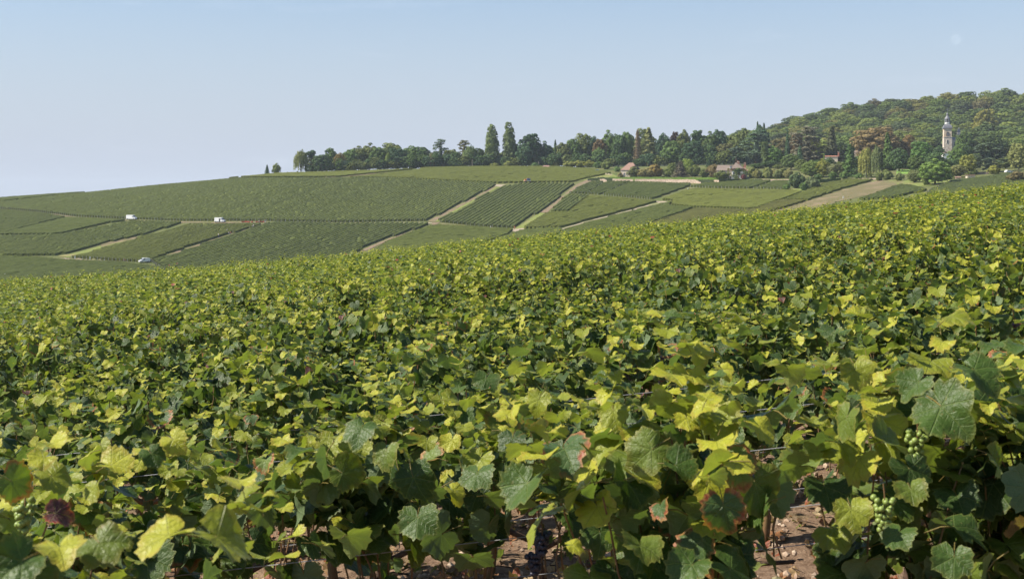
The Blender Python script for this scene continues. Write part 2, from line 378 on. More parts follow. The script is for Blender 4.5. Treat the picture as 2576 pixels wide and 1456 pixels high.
band('track', [(1108, 564), (1197, 571.5), (1300, 577)], 1.5, M_track, label='headland under the steep striped parcel')
sheet('track', [(1481, 451), (1451, 464), (1423, 486), (1394, 511)], [(1497, 452), (1461, 467), (1432, 487), (1401, 512)], M_track, label='pale earth track at the top of the wide path')
sheet('track', [(1393, 511), (1358, 535)], [(1402, 512), (1376, 536)], M_track, label='reddish earth part of the wide path')
sheet('grass_path', [(1358, 535), (1296, 576)], [(1372, 537), (1314, 577)], M_grass, label='dry grass lower end of the wide path')
sheet('track', [(1285, 575), (1290, 583)], [(1322, 575), (1305, 584)], M_chalk, lift=.14, n=8, label='pale junction below the wide path')
band('track', [(1435, 489), (1520, 496.5), (1621, 504.5), (1672, 509)], 1.5, M_chalk, label='thin pale track under the two small parcels')
sheet('track', [(1665, 507), (1600, 525), (1533, 543), (1466, 560), (1412, 576)], [(1685, 508), (1606, 528), (1538, 546), (1478, 563), (1422, 577)], M_chalk, label='white chalk track falling to the left')
band('track', [(1735, 474.5), (1887, 477), (1985, 480)], 1.3, M_chalk, label='pale track below the villa vines')
sheet('grass_path', [(1985, 474), (2030, 478)], [(1975, 482), (2030, 487)], M_grass, lift=.14, label='grass corner by the dark bushes')
sheet('field', [(1930, 534), (2031, 507), (2120, 478), (2204, 455), (2271, 456)], [(2000, 540), (2120, 505), (2190, 490), (2240, 478), (2290, 466)], M_plough, m=6, label='ploughed pinkish brown field strip')
sheet('track', [(2115, 455), (2204, 455), (2300, 452), (2440, 450)], [(2110, 461), (2204, 457), (2300, 470), (2420, 462)], M_grass, label='grassy ground above the ploughed field')
band('track', [(103, 650), (173, 655), (310, 660), (333, 664), (426, 673)], 3.2, M_track, label='tan earth track at the bottom left')
sheet('track', [(145, 645), (196, 635), (253, 619), (300, 608), (347, 598)], [(170, 648), (212, 641), (258, 625), (305, 611), (352, 600)], M_grass, label='tan dry grass strip between two parcels')
sheet('track', [(253, 612), (300, 604), (345, 596)], [(255, 621), (305, 609), (350, 600)], M_plough, lift=.135, label='pinkish bare earth patch between parcels')
sheet('track', [(663, 561), (600, 585), (545, 600), (411, 645)], [(672, 563), (610, 586), (552, 602), (424, 646)], M_track, label='thin tan track between the pickers and the striped parcel')
sheet('track', [(598, 448), (800, 448), (1040, 428)], [(598, 449.5), (800, 450), (1055, 428.5)], M_track, label='dark line between upper parcels')
sheet('lawn', [(2255, 429), (2294, 427)], [(2255, 438), (2294, 438)], M_lawn, n=6, label='bright mown lawn below the church')
sheet('grass_path', [(1440, 452), (1540, 438)], [(1450, 456), (1556, 446)], M_grass, label='grass by the barn drive')

# ------------------------------------------------------------------ vineyard parcels on the hill
def clip_rows(poly, d, spacing, off):
    p = np.array([-d[1], d[0]]); s = poly @ p; out = []
    for c in np.arange(math.floor(s.min() / spacing) * spacing + off, s.max(), spacing):
        hits = []
        for i in range(len(poly)):
            a, b = poly[i], poly[(i + 1) % len(poly)]; sa, sb = a @ p - c, b @ p - c
            if (sa < 0) != (sb < 0): hits.append((a + (b - a) * sa / (sa - sb)) @ d)
        hits.sort()
        for j in range(0, len(hits) - 1, 2):
            if hits[j + 1] - hits[j] > 3: out.append((c, hits[j], hits[j + 1]))
    return p, out
posts = []
def parcel(label, poly_uv, d_uv, spacing=2.2, color=(.075, .105, .03), wfrac=.74, h=1.25, seg=2.4, post=False, gaps=.01):
    dense = []
    for i in range(len(poly_uv)):
        a, b = poly_uv[i], poly_uv[(i + 1) % len(poly_uv)]; k = max(1, int(math.hypot(b[0] - a[0], b[1] - a[1]) / 25))
        dense += [(a[0] + (b[0] - a[0]) * j / k, a[1] + (b[1] - a[1]) * j / k) for j in range(k)]
    poly = np.array([hill_pt(*q)[:2] for q in dense])
    if isinstance(d_uv, float): d = np.array([math.sin(d_uv), math.cos(d_uv)])
    else:
        a, b = hill_pt(*d_uv[0]), hill_pt(*d_uv[1]); d = np.array((b - a)[:2])
    d /= np.linalg.norm(d)
    p, rows = clip_rows(poly, d, spacing, rng.uniform(0, spacing)); Vs, Fs, Cs, base = [], [], [], 0; w = spacing * wfrac
    for c, t0, t1 in rows:
        n = max(2, int((t1 - t0) / seg) + 1); t = np.linspace(t0, t1, n); t[1:-1] += rng.uniform(-.6, .6, n - 2)
        wob = rng.normal(0, .06 * w, n); hh = h * (1 + rng.normal(0, .035, n)); hh[rng.random(n) < gaps] *= .55
        ww = w * (1 + rng.normal(0, .07, n)); tint = np.clip(1 + rng.normal(0, .05) + rng.normal(0, .06, n), .5, 1.6)
        prof = [(-.5, .12), (-.42, .8), (0, 1.), (.42, .8), (.5, .12)]
        P = np.zeros((n, 5, 3))
        for k, (a, b) in enumerate(prof):
            cc = c + wob + a * ww; xy = cc[:, None] * p + t[:, None] * d
            P[:, k, :2] = xy; P[:, k, 2] = b * hh * (1 + rng.normal(0, .03, n))
        ctr = (c * p)[None] + t[:, None] * d; P[:, :, 2] += hz(ctr[:, 0], ctr[:, 1])[:, None]
        I = base + np.arange(n * 5).reshape(n, 5)
        Fs.append(np.stack([I[:-1, :-1], I[1:, :-1], I[1:, 1:], I[:-1, 1:]], -1).reshape(-1, 4))
        Fs.append(np.array([[I[0, 0], I[0, 1], I[0, 3], I[0, 4]], [I[-1, 0], I[-1, 1], I[-1, 3], I[-1, 4]]]))
        Vs.append(P.reshape(-1, 3)); Cs.append(np.repeat(tint, 5)); base += n * 5
        if post:
            for tt in (t0 - .8,) if post == 1 else (t0 - .8, t1 + .8):
                q = c * p + tt * d; posts.append((q[0], q[1], float(hz(q[0], q[1]))))
    C = np.concatenate(Cs); C = np.stack([C, C, C * 1., np.ones_like(C)], -1)
    o = obj('vineyard_parcel', np_mesh('vineyard_parcel', np.concatenate(Vs), [np.concatenate(Fs)], False, {'Col': ('FLOAT_COLOR', C)}), None, M_rows, color)
    return tag(o, label, 'vineyard', 'vineyard parcels on the far hill', 'stuff')
G1, G2, G3, G4, G5 = (.090, .108, .024), (.096, .114, .024), (.084, .103, .024), (.112, .126, .025), (.096, .098, .026)
DU = [(1100, 555), (1244, 465)]
parcel('thin strip of vines along the skyline at far left', [(0, 508), (0, 500), (147, 489.5), (220, 485), (147, 492.5)], [(0, 505), (200, 485)], 2.2, G3)
parcel('largest vineyard parcel sweeping across the hill above the vans', [(-260, 545), (-260, 532), (0, 510.5), (147, 494), (220, 487), (400, 468), (470, 462), (598, 450.5), (870, 450.5), (960, 449.5), (1244, 464), (1244, 467), (1201, 491), (1146, 518), (1101, 542), (1070, 556), (857, 559.5), (665, 556), (465, 556), (320, 551), (191, 545), (95, 533), (0, 525)], DU, 2.2, G2, wfrac=.84, post=1)
parcel('pale green vines just under the skyline left of the wood', [(478, 460), (560, 451.5), (700, 438.5), (900, 432.5), (985, 430), (1040, 427), (850, 446), (800, 447), (598, 447.5)], [(500, 462), (900, 431)], 2.2, G4)
parcel('yellow green vines between the twin conifers and the tractor', [(880, 449), (980, 437), (1055, 430), (1060, 424.5), (1200, 421.5), (1400, 421.5), (1490, 428), (1536, 437), (1474, 450), (1440, 459), (1316, 460.5), (1244, 461.5), (960, 448)], [(1100, 460), (1500, 425)], 2.2, G4)
parcel('steep parcel of clear dark stripes between the two grass paths', [(1268, 471), (1316, 464), (1449, 464), (1415, 489), (1360, 531), (1294, 574), (1220, 571), (1107, 559), (1107, 554), (1145, 534.5), (1185, 512.5), (1221, 491)], [(1298, 573), (1450, 463)], 2.5, G1, post=1)
parcel('striped lower parcel between the pickers and the middle track', [(684, 562), (857, 565), (1080, 564), (1080, 567), (1020, 585), (948, 609), (898, 633), (880, 655), (640, 690), (440, 690), (395, 668), (382, 656), (424, 648), (552, 603), (674, 565)], [(700, 620), (862, 562)], 2.5, G1, post=2)
parcel('rough lower parcel below the striped slope', [(1094, 569), (1197, 574), (1288, 580), (1275, 592), (1240, 604), (1180, 622), (910, 655), (977, 610), (1043, 585)], [(1100, 610), (1275, 590)], 2.0, G2)
parcel('short vines under the pale junction', [(1310, 584), (1360, 578), (1412, 578), (1400, 598), (1230, 620), (1262, 600)], [(1262, 600), (1420, 575)], 2.0, G1)
parcel('small dark striped parcel right of the wide path', [(1464, 468), (1503, 457), (1518, 460), (1476, 488.5), (1436, 486.5)], [(1440, 486), (1510, 458)], 2.5, G3, post=1)
parcel('small parcel directly under the long stone wall', [(1523, 459.5), (1583, 459), (1513, 491), (1479, 488.5)], [(1480, 488), (1583, 458)], 2.4, G3, post=1)
parcel('parcel under the right half of the long stone wall', [(1587, 460), (1700, 464), (1735, 464), (1732, 470), (1642, 502), (1516, 491)], [(1560, 494), (1690, 463)], 2.2, G3, post=1)
parcel('little triangle of vines beside the wide path', [(1429, 490), (1479, 494), (1428, 533), (1384, 534), (1406, 513)], [(1385, 534), (1450, 490)], 2.3, G1)
parcel('pale fan shaped parcel above the chalk track', [(1482, 495.5), (1560, 501), (1650, 509), (1598, 524), (1531, 542), (1464, 559), (1412, 574), (1318, 576), (1350, 555), (1380, 537), (1430, 536)], [(1380, 570), (1640, 510)], 2.1, G4)
parcel('long vines below the chalk track', [(1482, 563), (1540, 547), (1608, 529), (1688, 510), (1680, 520), (1742, 525), (1642, 561), (1560, 592), (1400, 605), (1425, 578)], [(1480, 590), (1740, 527)], 2.1, G1)
parcel('pale green parcel below the villa and its pale track', [(1740, 478), (1985, 482), (2018, 485), (1955, 508), (1892, 529), (1863, 526.5), (1745, 523), (1690, 518), (1692, 506), (1665, 504)], [(1700, 515), (1990, 482)], 2.2, G4)
parcel('dull reddish green parcel nearest the near field', [(1752, 527), (1885, 532), (1955, 510), (1965, 507), (2025, 508), (1930, 537), (1900, 560), (1600, 600), (1648, 562)], [(1660, 565), (1960, 510)], 2.1, G5)
parcel('dark vines in front of the villa wall', [(1738, 471), (1760, 466), (1818, 459), (1850, 457), (1940, 457), (1891, 475), (1800, 474)], [(1800, 474), (1890, 457)], 2.4, G3, post=1)
parcel('narrow vines left of the round dark bush', [(1948, 458), (1983, 458), (1985, 470), (1970, 477.5), (1898, 475.5)], [(1900, 475), (1985, 457)], 2.4, G3, post=1)
parcel('vine strip above the ploughed field', [(2026, 485), (2075, 464), (2130, 455), (2198, 454.5), (2116, 477), (2030, 505.5), (1970, 506)], [(1975, 506), (2195, 454)], 2.1, G4)
parcel('wedge of dark vines right of the ploughed field', [(2226, 481), (2262, 468), (2291, 470), (2330, 480), (2240, 500), (2160, 505)], [(2160, 500), (2290, 468)], 2.1, G3)
parcel('striped vines below the shed at the far right', [(2340, 481), (2398, 457), (2475, 449), (2532, 440), (2620, 440), (2700, 450), (2620, 480), (2330, 505)], [(2340, 485), (2532, 438)], 2.3, G3, post=1)
parcel('dark parcel at far left below the headland', [(-200, 575), (-200, 536), (0, 530), (95, 538), (160, 548), (13, 587)], [(0, 585), (160, 548)], 2.1, G1)
parcel('middle left parcel of flat running rows', [(-200, 600), (-200, 578), (14, 588), (167, 550), (320, 556.5), (275, 561), (145, 591), (20, 592)], [(20, 590), (320, 556)], 2.1, G3)
parcel('left parcel of rows running straight uphill', [(-200, 650), (-200, 603), (0, 596), (145, 593), (330, 559), (462, 561.5), (341, 596), (251, 615), (194, 632), (143, 643), (0, 645)], .12, 2.4, G2)
parcel('pale green parcel of the pickers between two tan tracks', [(356, 600), (480, 567), (612, 566), (662, 566), (540, 599), (407, 644), (372, 660), (320, 658), (176, 649), (216, 642), (260, 627), (318, 611)], [(300, 650), (600, 563)], 2.1, G4, post=1)
parcel('lowest parcel at far left below the tan track', [(-200, 725), (-200, 655), (0, 648), (95, 652), (173, 659), (310, 664), (333, 668), (420, 677), (380, 700), (0, 740)], [(0, 700), (310, 663)], 2.1, G3)
# end posts of the rows
if posts:
    P = np.array(posts); n = len(P); h = .09
    cor = np.array([(-h, -h, -.1), (h, -h, -.1), (h, h, -.1), (-h, h, -.1), (-h, -h, 1.35), (h, -h, 1.35), (h, h, 1.35), (-h, h, 1.35)])
    V = (P[:, None, :] + cor[None]).reshape(-1, 3); f = np.array([(0, 1, 5, 4), (1, 2, 6, 5), (2, 3, 7, 6), (3, 0, 4, 7), (4, 5, 6, 7)])
    F = (np.arange(n)[:, None, None] * 8 + f[None]).reshape(-1, 4)
    M_post = plain('weathered_post', (.42, .40, .36), .8, .2)
    tag(obj('row_end_posts', np_mesh('row_end_posts', V, [F]), None, M_post), 'pale end posts along the headlands of the far parcels', 'posts', None, 'stuff')

# ------------------------------------------------------------------ trees
def cards(P, Nn, size, r, jit=.45, aspect=1.):
    n = len(P); Nn = Nn + r.normal(0, jit, (n, 3)); Nn /= np.linalg.norm(Nn, axis=1)[:, None] + 1e-9
    a = np.cross(Nn, r.normal(0, 1, (n, 3))); a /= np.linalg.norm(a, axis=1)[:, None] + 1e-9; b = np.cross(Nn, a)
    sz = (size * r.uniform(.6, 1.3, n))[:, None]
    return np.stack([P - a * sz, P - b * sz * aspect, P + a * sz, P + b * sz * aspect], 1)
def card_mesh(name, Q, r, core=None):
    n = len(Q); tint = r.uniform(.84, 1.16, n); C = np.repeat(np.stack([tint, tint, tint, np.ones(n)], -1), 4, 0); V = Q.reshape(-1, 3); F = [np.arange(n * 4).reshape(n, 4)]
    if core is not None:
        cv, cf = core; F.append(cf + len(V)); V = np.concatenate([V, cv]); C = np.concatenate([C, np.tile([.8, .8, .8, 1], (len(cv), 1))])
    return np_mesh(name, V, F, False, {'Col': ('FLOAT_COLOR', C)})
def unit(n, r):
    v = r.normal(0, 1, (n, 3)); return v / np.linalg.norm(v, axis=1)[:, None]
def core_blob(cx, rx, ry, rz, cz, r):
    bm = bmesh.new(); bmesh.ops.create_icosphere(bm, subdivisions=2, radius=1); v = np.array([tuple(q.co) for q in bm.verts]); f = np.array([[q.index for q in fa.verts] for fa in bm.faces]); bm.free()
    v = v * (1 + r.normal(0, .1, (len(v), 1))) * np.array([rx, ry, rz]) + np.array([cx, 0, cz]); return v, f
def lobes_crown(name, C, rad, per, size, r, core, flat=1.):
    Qs = []
    for c, q in zip(C, rad):
        d = unit(per, r); d[:, 2] = np.where(d[:, 2] < -.5, -d[:, 2], d[:, 2]); sc = np.array([1, 1, flat])
        Qs.append(cards(c + d * q * sc * r.uniform(.8, 1.04, (per, 1)), d / sc, size, r, .24))
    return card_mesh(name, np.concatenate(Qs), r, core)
def limbs(base, top, n, spread, r, r0=.35, k=5):
    lst = [([(0, 0, base), (r.normal(0, .1), 0, (base + top) / 2), (0, 0, top)], [r0, r0 * .7, r0 * .3])]
    for i in range(n):
        z = base + (top - base) * r.uniform(.35, .8); a = r.uniform(0, 6.28); L = spread * r.uniform(.5, .9)
        lst.append(([(0, 0, z), (L * .5 * math.cos(a), L * .5 * math.sin(a), z + L * .35), (L * math.cos(a), L * math.sin(a), z + L * .9)], [r0 * .45, r0 * .3, r0 * .12]))
    V, F = tubes(lst, k); return np_mesh('trunk', V, [F], True)
protos = {}
def proto(kind, crown, trunk, w, h, bark=None):
    crown.materials.append(M_tree); trunk.materials.append(bark or M_bark); protos.setdefault(kind, []).append((crown, trunk, w, h))
for k in range(7):      # broadleaf domes, 12 m wide and 14 m tall
    r = np.random.default_rng(100 + k); n = 46; i = np.arange(n) + .5; ph = np.arccos(1 - 1.86 * i / n); th = math.pi * (1 + 5 ** .5) * i + r.uniform(0, 6)
    d = np.stack([np.cos(th) * np.sin(ph), np.sin(th) * np.sin(ph), np.cos(ph)], -1)
    e = np.array([4.6, 4.6, 5.9 if k % 2 else 5.3]) * (1 + .16 * np.sin(th * 1.0 + k)[:, None] * np.array([1, 1, .6])) * r.uniform(.82, 1.12, (n, 1))
    C = d * e + np.array([0, 0, 7.0]); rad = r.uniform(1.1, 2.1, n)
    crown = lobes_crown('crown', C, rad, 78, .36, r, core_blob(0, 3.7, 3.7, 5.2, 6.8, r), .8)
    proto('broad', crown, limbs(0, 8, 6, 4, r), 12, 14.3)
for k in range(3):      # bushes, 5 m wide, 4 m tall
    r = np.random.default_rng(150 + k); n = 22; d = unit(n, r); d[:, 2] = np.abs(d[:, 2]); C = d * np.array([1.6, 1.6, 1.9]) * r.uniform(.8, 1.1, (n, 1)) + np.array([0, 0, 1.1])
    proto('bush', lobes_crown('crown', C, r.uniform(.6, 1.0, n), 80, .2, r, core_blob(0, 1.5, 1.5, 1.7, 1.4, r), .9), limbs(0, 1.5, 3, 1, r, .1), 5, 4)
for k in range(2):      # giant sequoia, 10 m wide, 32 m tall
    r = np.random.default_rng(170 + k); Cs, ra = [], []
    for z in np.arange(1.2, 31, .62):
        R0 = np.interp(z, [1, 5, 12, 20, 26, 29.5, 31.5], [4.6, 4.9, 4.5, 3.8, 2.9, 1.9, .5]); 
        for q in range(max(3, int(R0 * 1.3))):
            a = r.uniform(0, 6.28); Cs.append((R0 * .82 * math.cos(a) * r.uniform(.8, 1.08), R0 * .82 * math.sin(a), z + r.normal(0, .3))); ra.append(r.uniform(.55, 1.15))
    proto('sequoia', lobes_crown('crown', np.array(Cs), ra, 34, .32, r, core_blob(0, 2.9, 2.9, 14, 15, r), 1.25), limbs(0, 20, 4, 2, r, .8), 10, 32)
for k in range(3):      # cedar, plates of foliage, 20 m wide, 20 m tall
    r = np.random.default_rng(190 + k); Q = []; lst = [([(0, 0, 0), (.3, 0, 9), (0, 0, 18.5)], [.8, .5, .15])]
    for j in range(44):
        z = 2.2 + 17 * (round(j / 3.) * 3 + .5 + r.uniform(-1.3, 1.3)) / 44; Rm = np.interp(z, [2, 6, 12, 16, 19.5], [7.6, 9.2, 8.2, 6.4, 2.6]); a = j * 2.4 + r.normal(0, .35); rr = Rm * r.uniform(.30, .86)
        cx, cy = rr * math.cos(a), rr * math.sin(a); pr = r.uniform(1.5, 3.0); m = int(60 * pr)
        rad = np.sqrt(r.random(m)) * pr; an = r.uniform(0, 6.28, m)
        P = np.stack([cx + rad * np.cos(an), cy + rad * np.sin(an), z - .05 * rad ** 2 + r.normal(0, .16, m) + .25 * np.sin(an * 3)], -1)
        Q.append(cards(P, np.tile([0, 0, 1.], (m, 1)) + .35 * np.stack([np.cos(an), np.sin(an), 0 * an], -1), .36, r, .35))
        if j % 2 == 0: lst.append(([(0, 0, z - 1.5), (cx * .6, cy * .6, z - .5), (cx, cy, z - .2)], [.25, .15, .06]))
    V, Fc = tubes(lst, 5); tr = np_mesh('trunk', V, [Fc], True)
    proto('cedar', card_mesh('crown', np.concatenate(Q), r, core_blob(0, 1.8, 1.8, 6.5, 8, r)), tr, 19, 19.5)
for k in range(3):      # conifer cone, 8 m wide, 18 m tall
    r = np.random.default_rng(210 + k); Q = []
    for z in np.arange(.8, 17.4, .42):
        R0 = 3.9 * (1 - z / 18) ** .8 + .15; nb = max(5, int(R0 * 3.4))
        for q in range(nb):
            a = r.uniform(0, 6.28); L = R0 * r.uniform(.75, 1.1); t = np.linspace(.25, 1, 12); P = np.stack([L * t * math.cos(a), L * t * math.sin(a), z - .5 * t * t * R0 * .35 + 0 * t], -1) + r.normal(0, .14, (12, 3))
            Q.append(cards(P, np.tile([math.cos(a) * .7, math.sin(a) * .7, .8], (12, 1)), .33, r, .3))
    proto('conifer', card_mesh('crown', np.concatenate(Q), r, core_blob(0, 1.5, 1.5, 7, 6.9, r)), limbs(0, 16, 0, 1, r, .3), 8, 18)
for k in range(2):      # umbrella pine, bare trunk with a dense cap, 10 m wide, 18 m tall
    r = np.random.default_rng(230 + k); n = 26; d = unit(n, r); C = d * np.array([3.6, 3.6, 3.0]) * r.uniform(.6, 1, (n, 1)) + np.array([0, 0, 13]); C = np.concatenate([C, np.array([(2.2, .4, 8.5), (-2.4, -.5, 9.3), (1.2, -1.8, 7)])])
    proto('pine', lobes_crown('crown', C, r.uniform(.9, 1.6, len(C)), 70, .33, r, core_blob(0, 2, 2, 2.2, 13, r), .55), limbs(0, 14, 7, 3.6, r, .4), 10, 17.5, M_bark)
for k in range(2):      # weeping tree, strands, 10 m wide, 14 m tall
    r = np.random.default_rng(250 + k); Q = []
    for j in range(230):
        a = r.uniform(0, 6.28); rr = 4.3 * math.sqrt(r.random()); zt = 13.3 - .24 * rr * rr + r.normal(0, .5); L = r.uniform(2.5, 8.) * (.5 + rr / 8); m = int(L * 5)
        t = np.linspace(0, 1, m); P = np.stack([rr * math.cos(a) * (1 + .06 * t) , rr * math.sin(a) + 0 * t, zt - L * t], -1) + r.normal(0, .14, (m, 3)); P[:, 2] = np.maximum(P[:, 2], 1)
        Q.append(cards(P, np.tile([math.cos(a), math.sin(a), .25], (m, 1)), .24, r, .4, 1.6))
    proto('weeping', card_mesh('crown', np.concatenate(Q), r), limbs(0, 11, 5, 3, r, .3), 10, 14, M_bark_pale)
for k in range(1):      # columnar cypress, 2.4 m wide, 14 m tall
    r = np.random.default_rng(270); Cs = [(math.cos(a) * .75, math.sin(a) * .75, z) for z, a in zip(np.linspace(.7, 13, 70), r.uniform(0, 6.28, 70))]
    proto('cypress', lobes_crown('crown', np.array(Cs), [.5 * min(1, (14.4 - c[2]) / 3) for c in Cs], 30, .16, r, core_blob(0, .75, .75, 6.6, 7, r), 1.6), limbs(0, 6, 0, 1, r, .12), 2.4, 14)
for k in range(1):      # dead conifer, bare drooping twigs
    r = np.random.default_rng(280); Q = []
    for z in np.arange(2, 17.6, .3):
        R0 = 2.6 * (1 - z / 18) ** .6 + .3
        for q in range(7):
            a = r.uniform(0, 6.28); L = R0 * r.uniform(.5, 1.1); t = np.linspace(.1, 1, 8); P = np.stack([L * t * math.cos(a), L * t * math.sin(a), z - t * t * 1.2], -1) + r.normal(0, .15, (8, 3)); Q.append(cards(P, np.tile([math.cos(a), math.sin(a), .3], (8, 1)), .2, r, .5))
    proto('dead', card_mesh('crown', np.concatenate(Q), r), limbs(0, 18, 5, 1.5, r, .3), 6, 18, M_bark_pale)
cnt = {}
def place_tree(kind, loc, w, h, color, name, label, cat='tree', group=None):
    k = cnt[kind] = cnt.get(kind, -1) + 1; crown, trunk, pw, ph = protos[kind][k % len(protos[kind])]
    e = empty(name, loc, random.uniform(0, 6.28), (w / pw, w / pw, h / ph)); tag(e, label, cat, group)
    obj('trunk', trunk, e); c = obj('crown', crown, e); f = random.uniform(.84, 1.18); c.color = (color[0] * f, color[1] * f, color[2] * f, 1)
    return e
def tree_px(kind, u, vt, wpx, color, name, label, base=None, dy=12, y=None, group=None, cat='tree'):
    if base is not None: p = hill_pt(u, base)
    else: p = at_depth(u, y if y else atu(D_top, u) + dy)
    if y and base is not None: p = at_depth(u, y)
    h = (VH - vt) / PX * p.y + EYE - p.z; p.z -= .2
    return place_tree(kind, p, wpx / PX * p.y, h + .2, color, name, label, cat, group)
DG, MG, OG, LG, YG, TG = (.036, .060, .025), (.050, .078, .026), (.068, .082, .028), (.078, .095, .036), (.105, .108, .028), (.031, .056, .033)
AU, RB, OR, GY, TN, MR = (.10, .075, .028), (.075, .050, .030), (.13, .085, .03), (.08, .07, .06), (.09, .07, .045), (.034, .022, .020)
CB, CT = (.055, .076, .060), (.100, .094, .078)
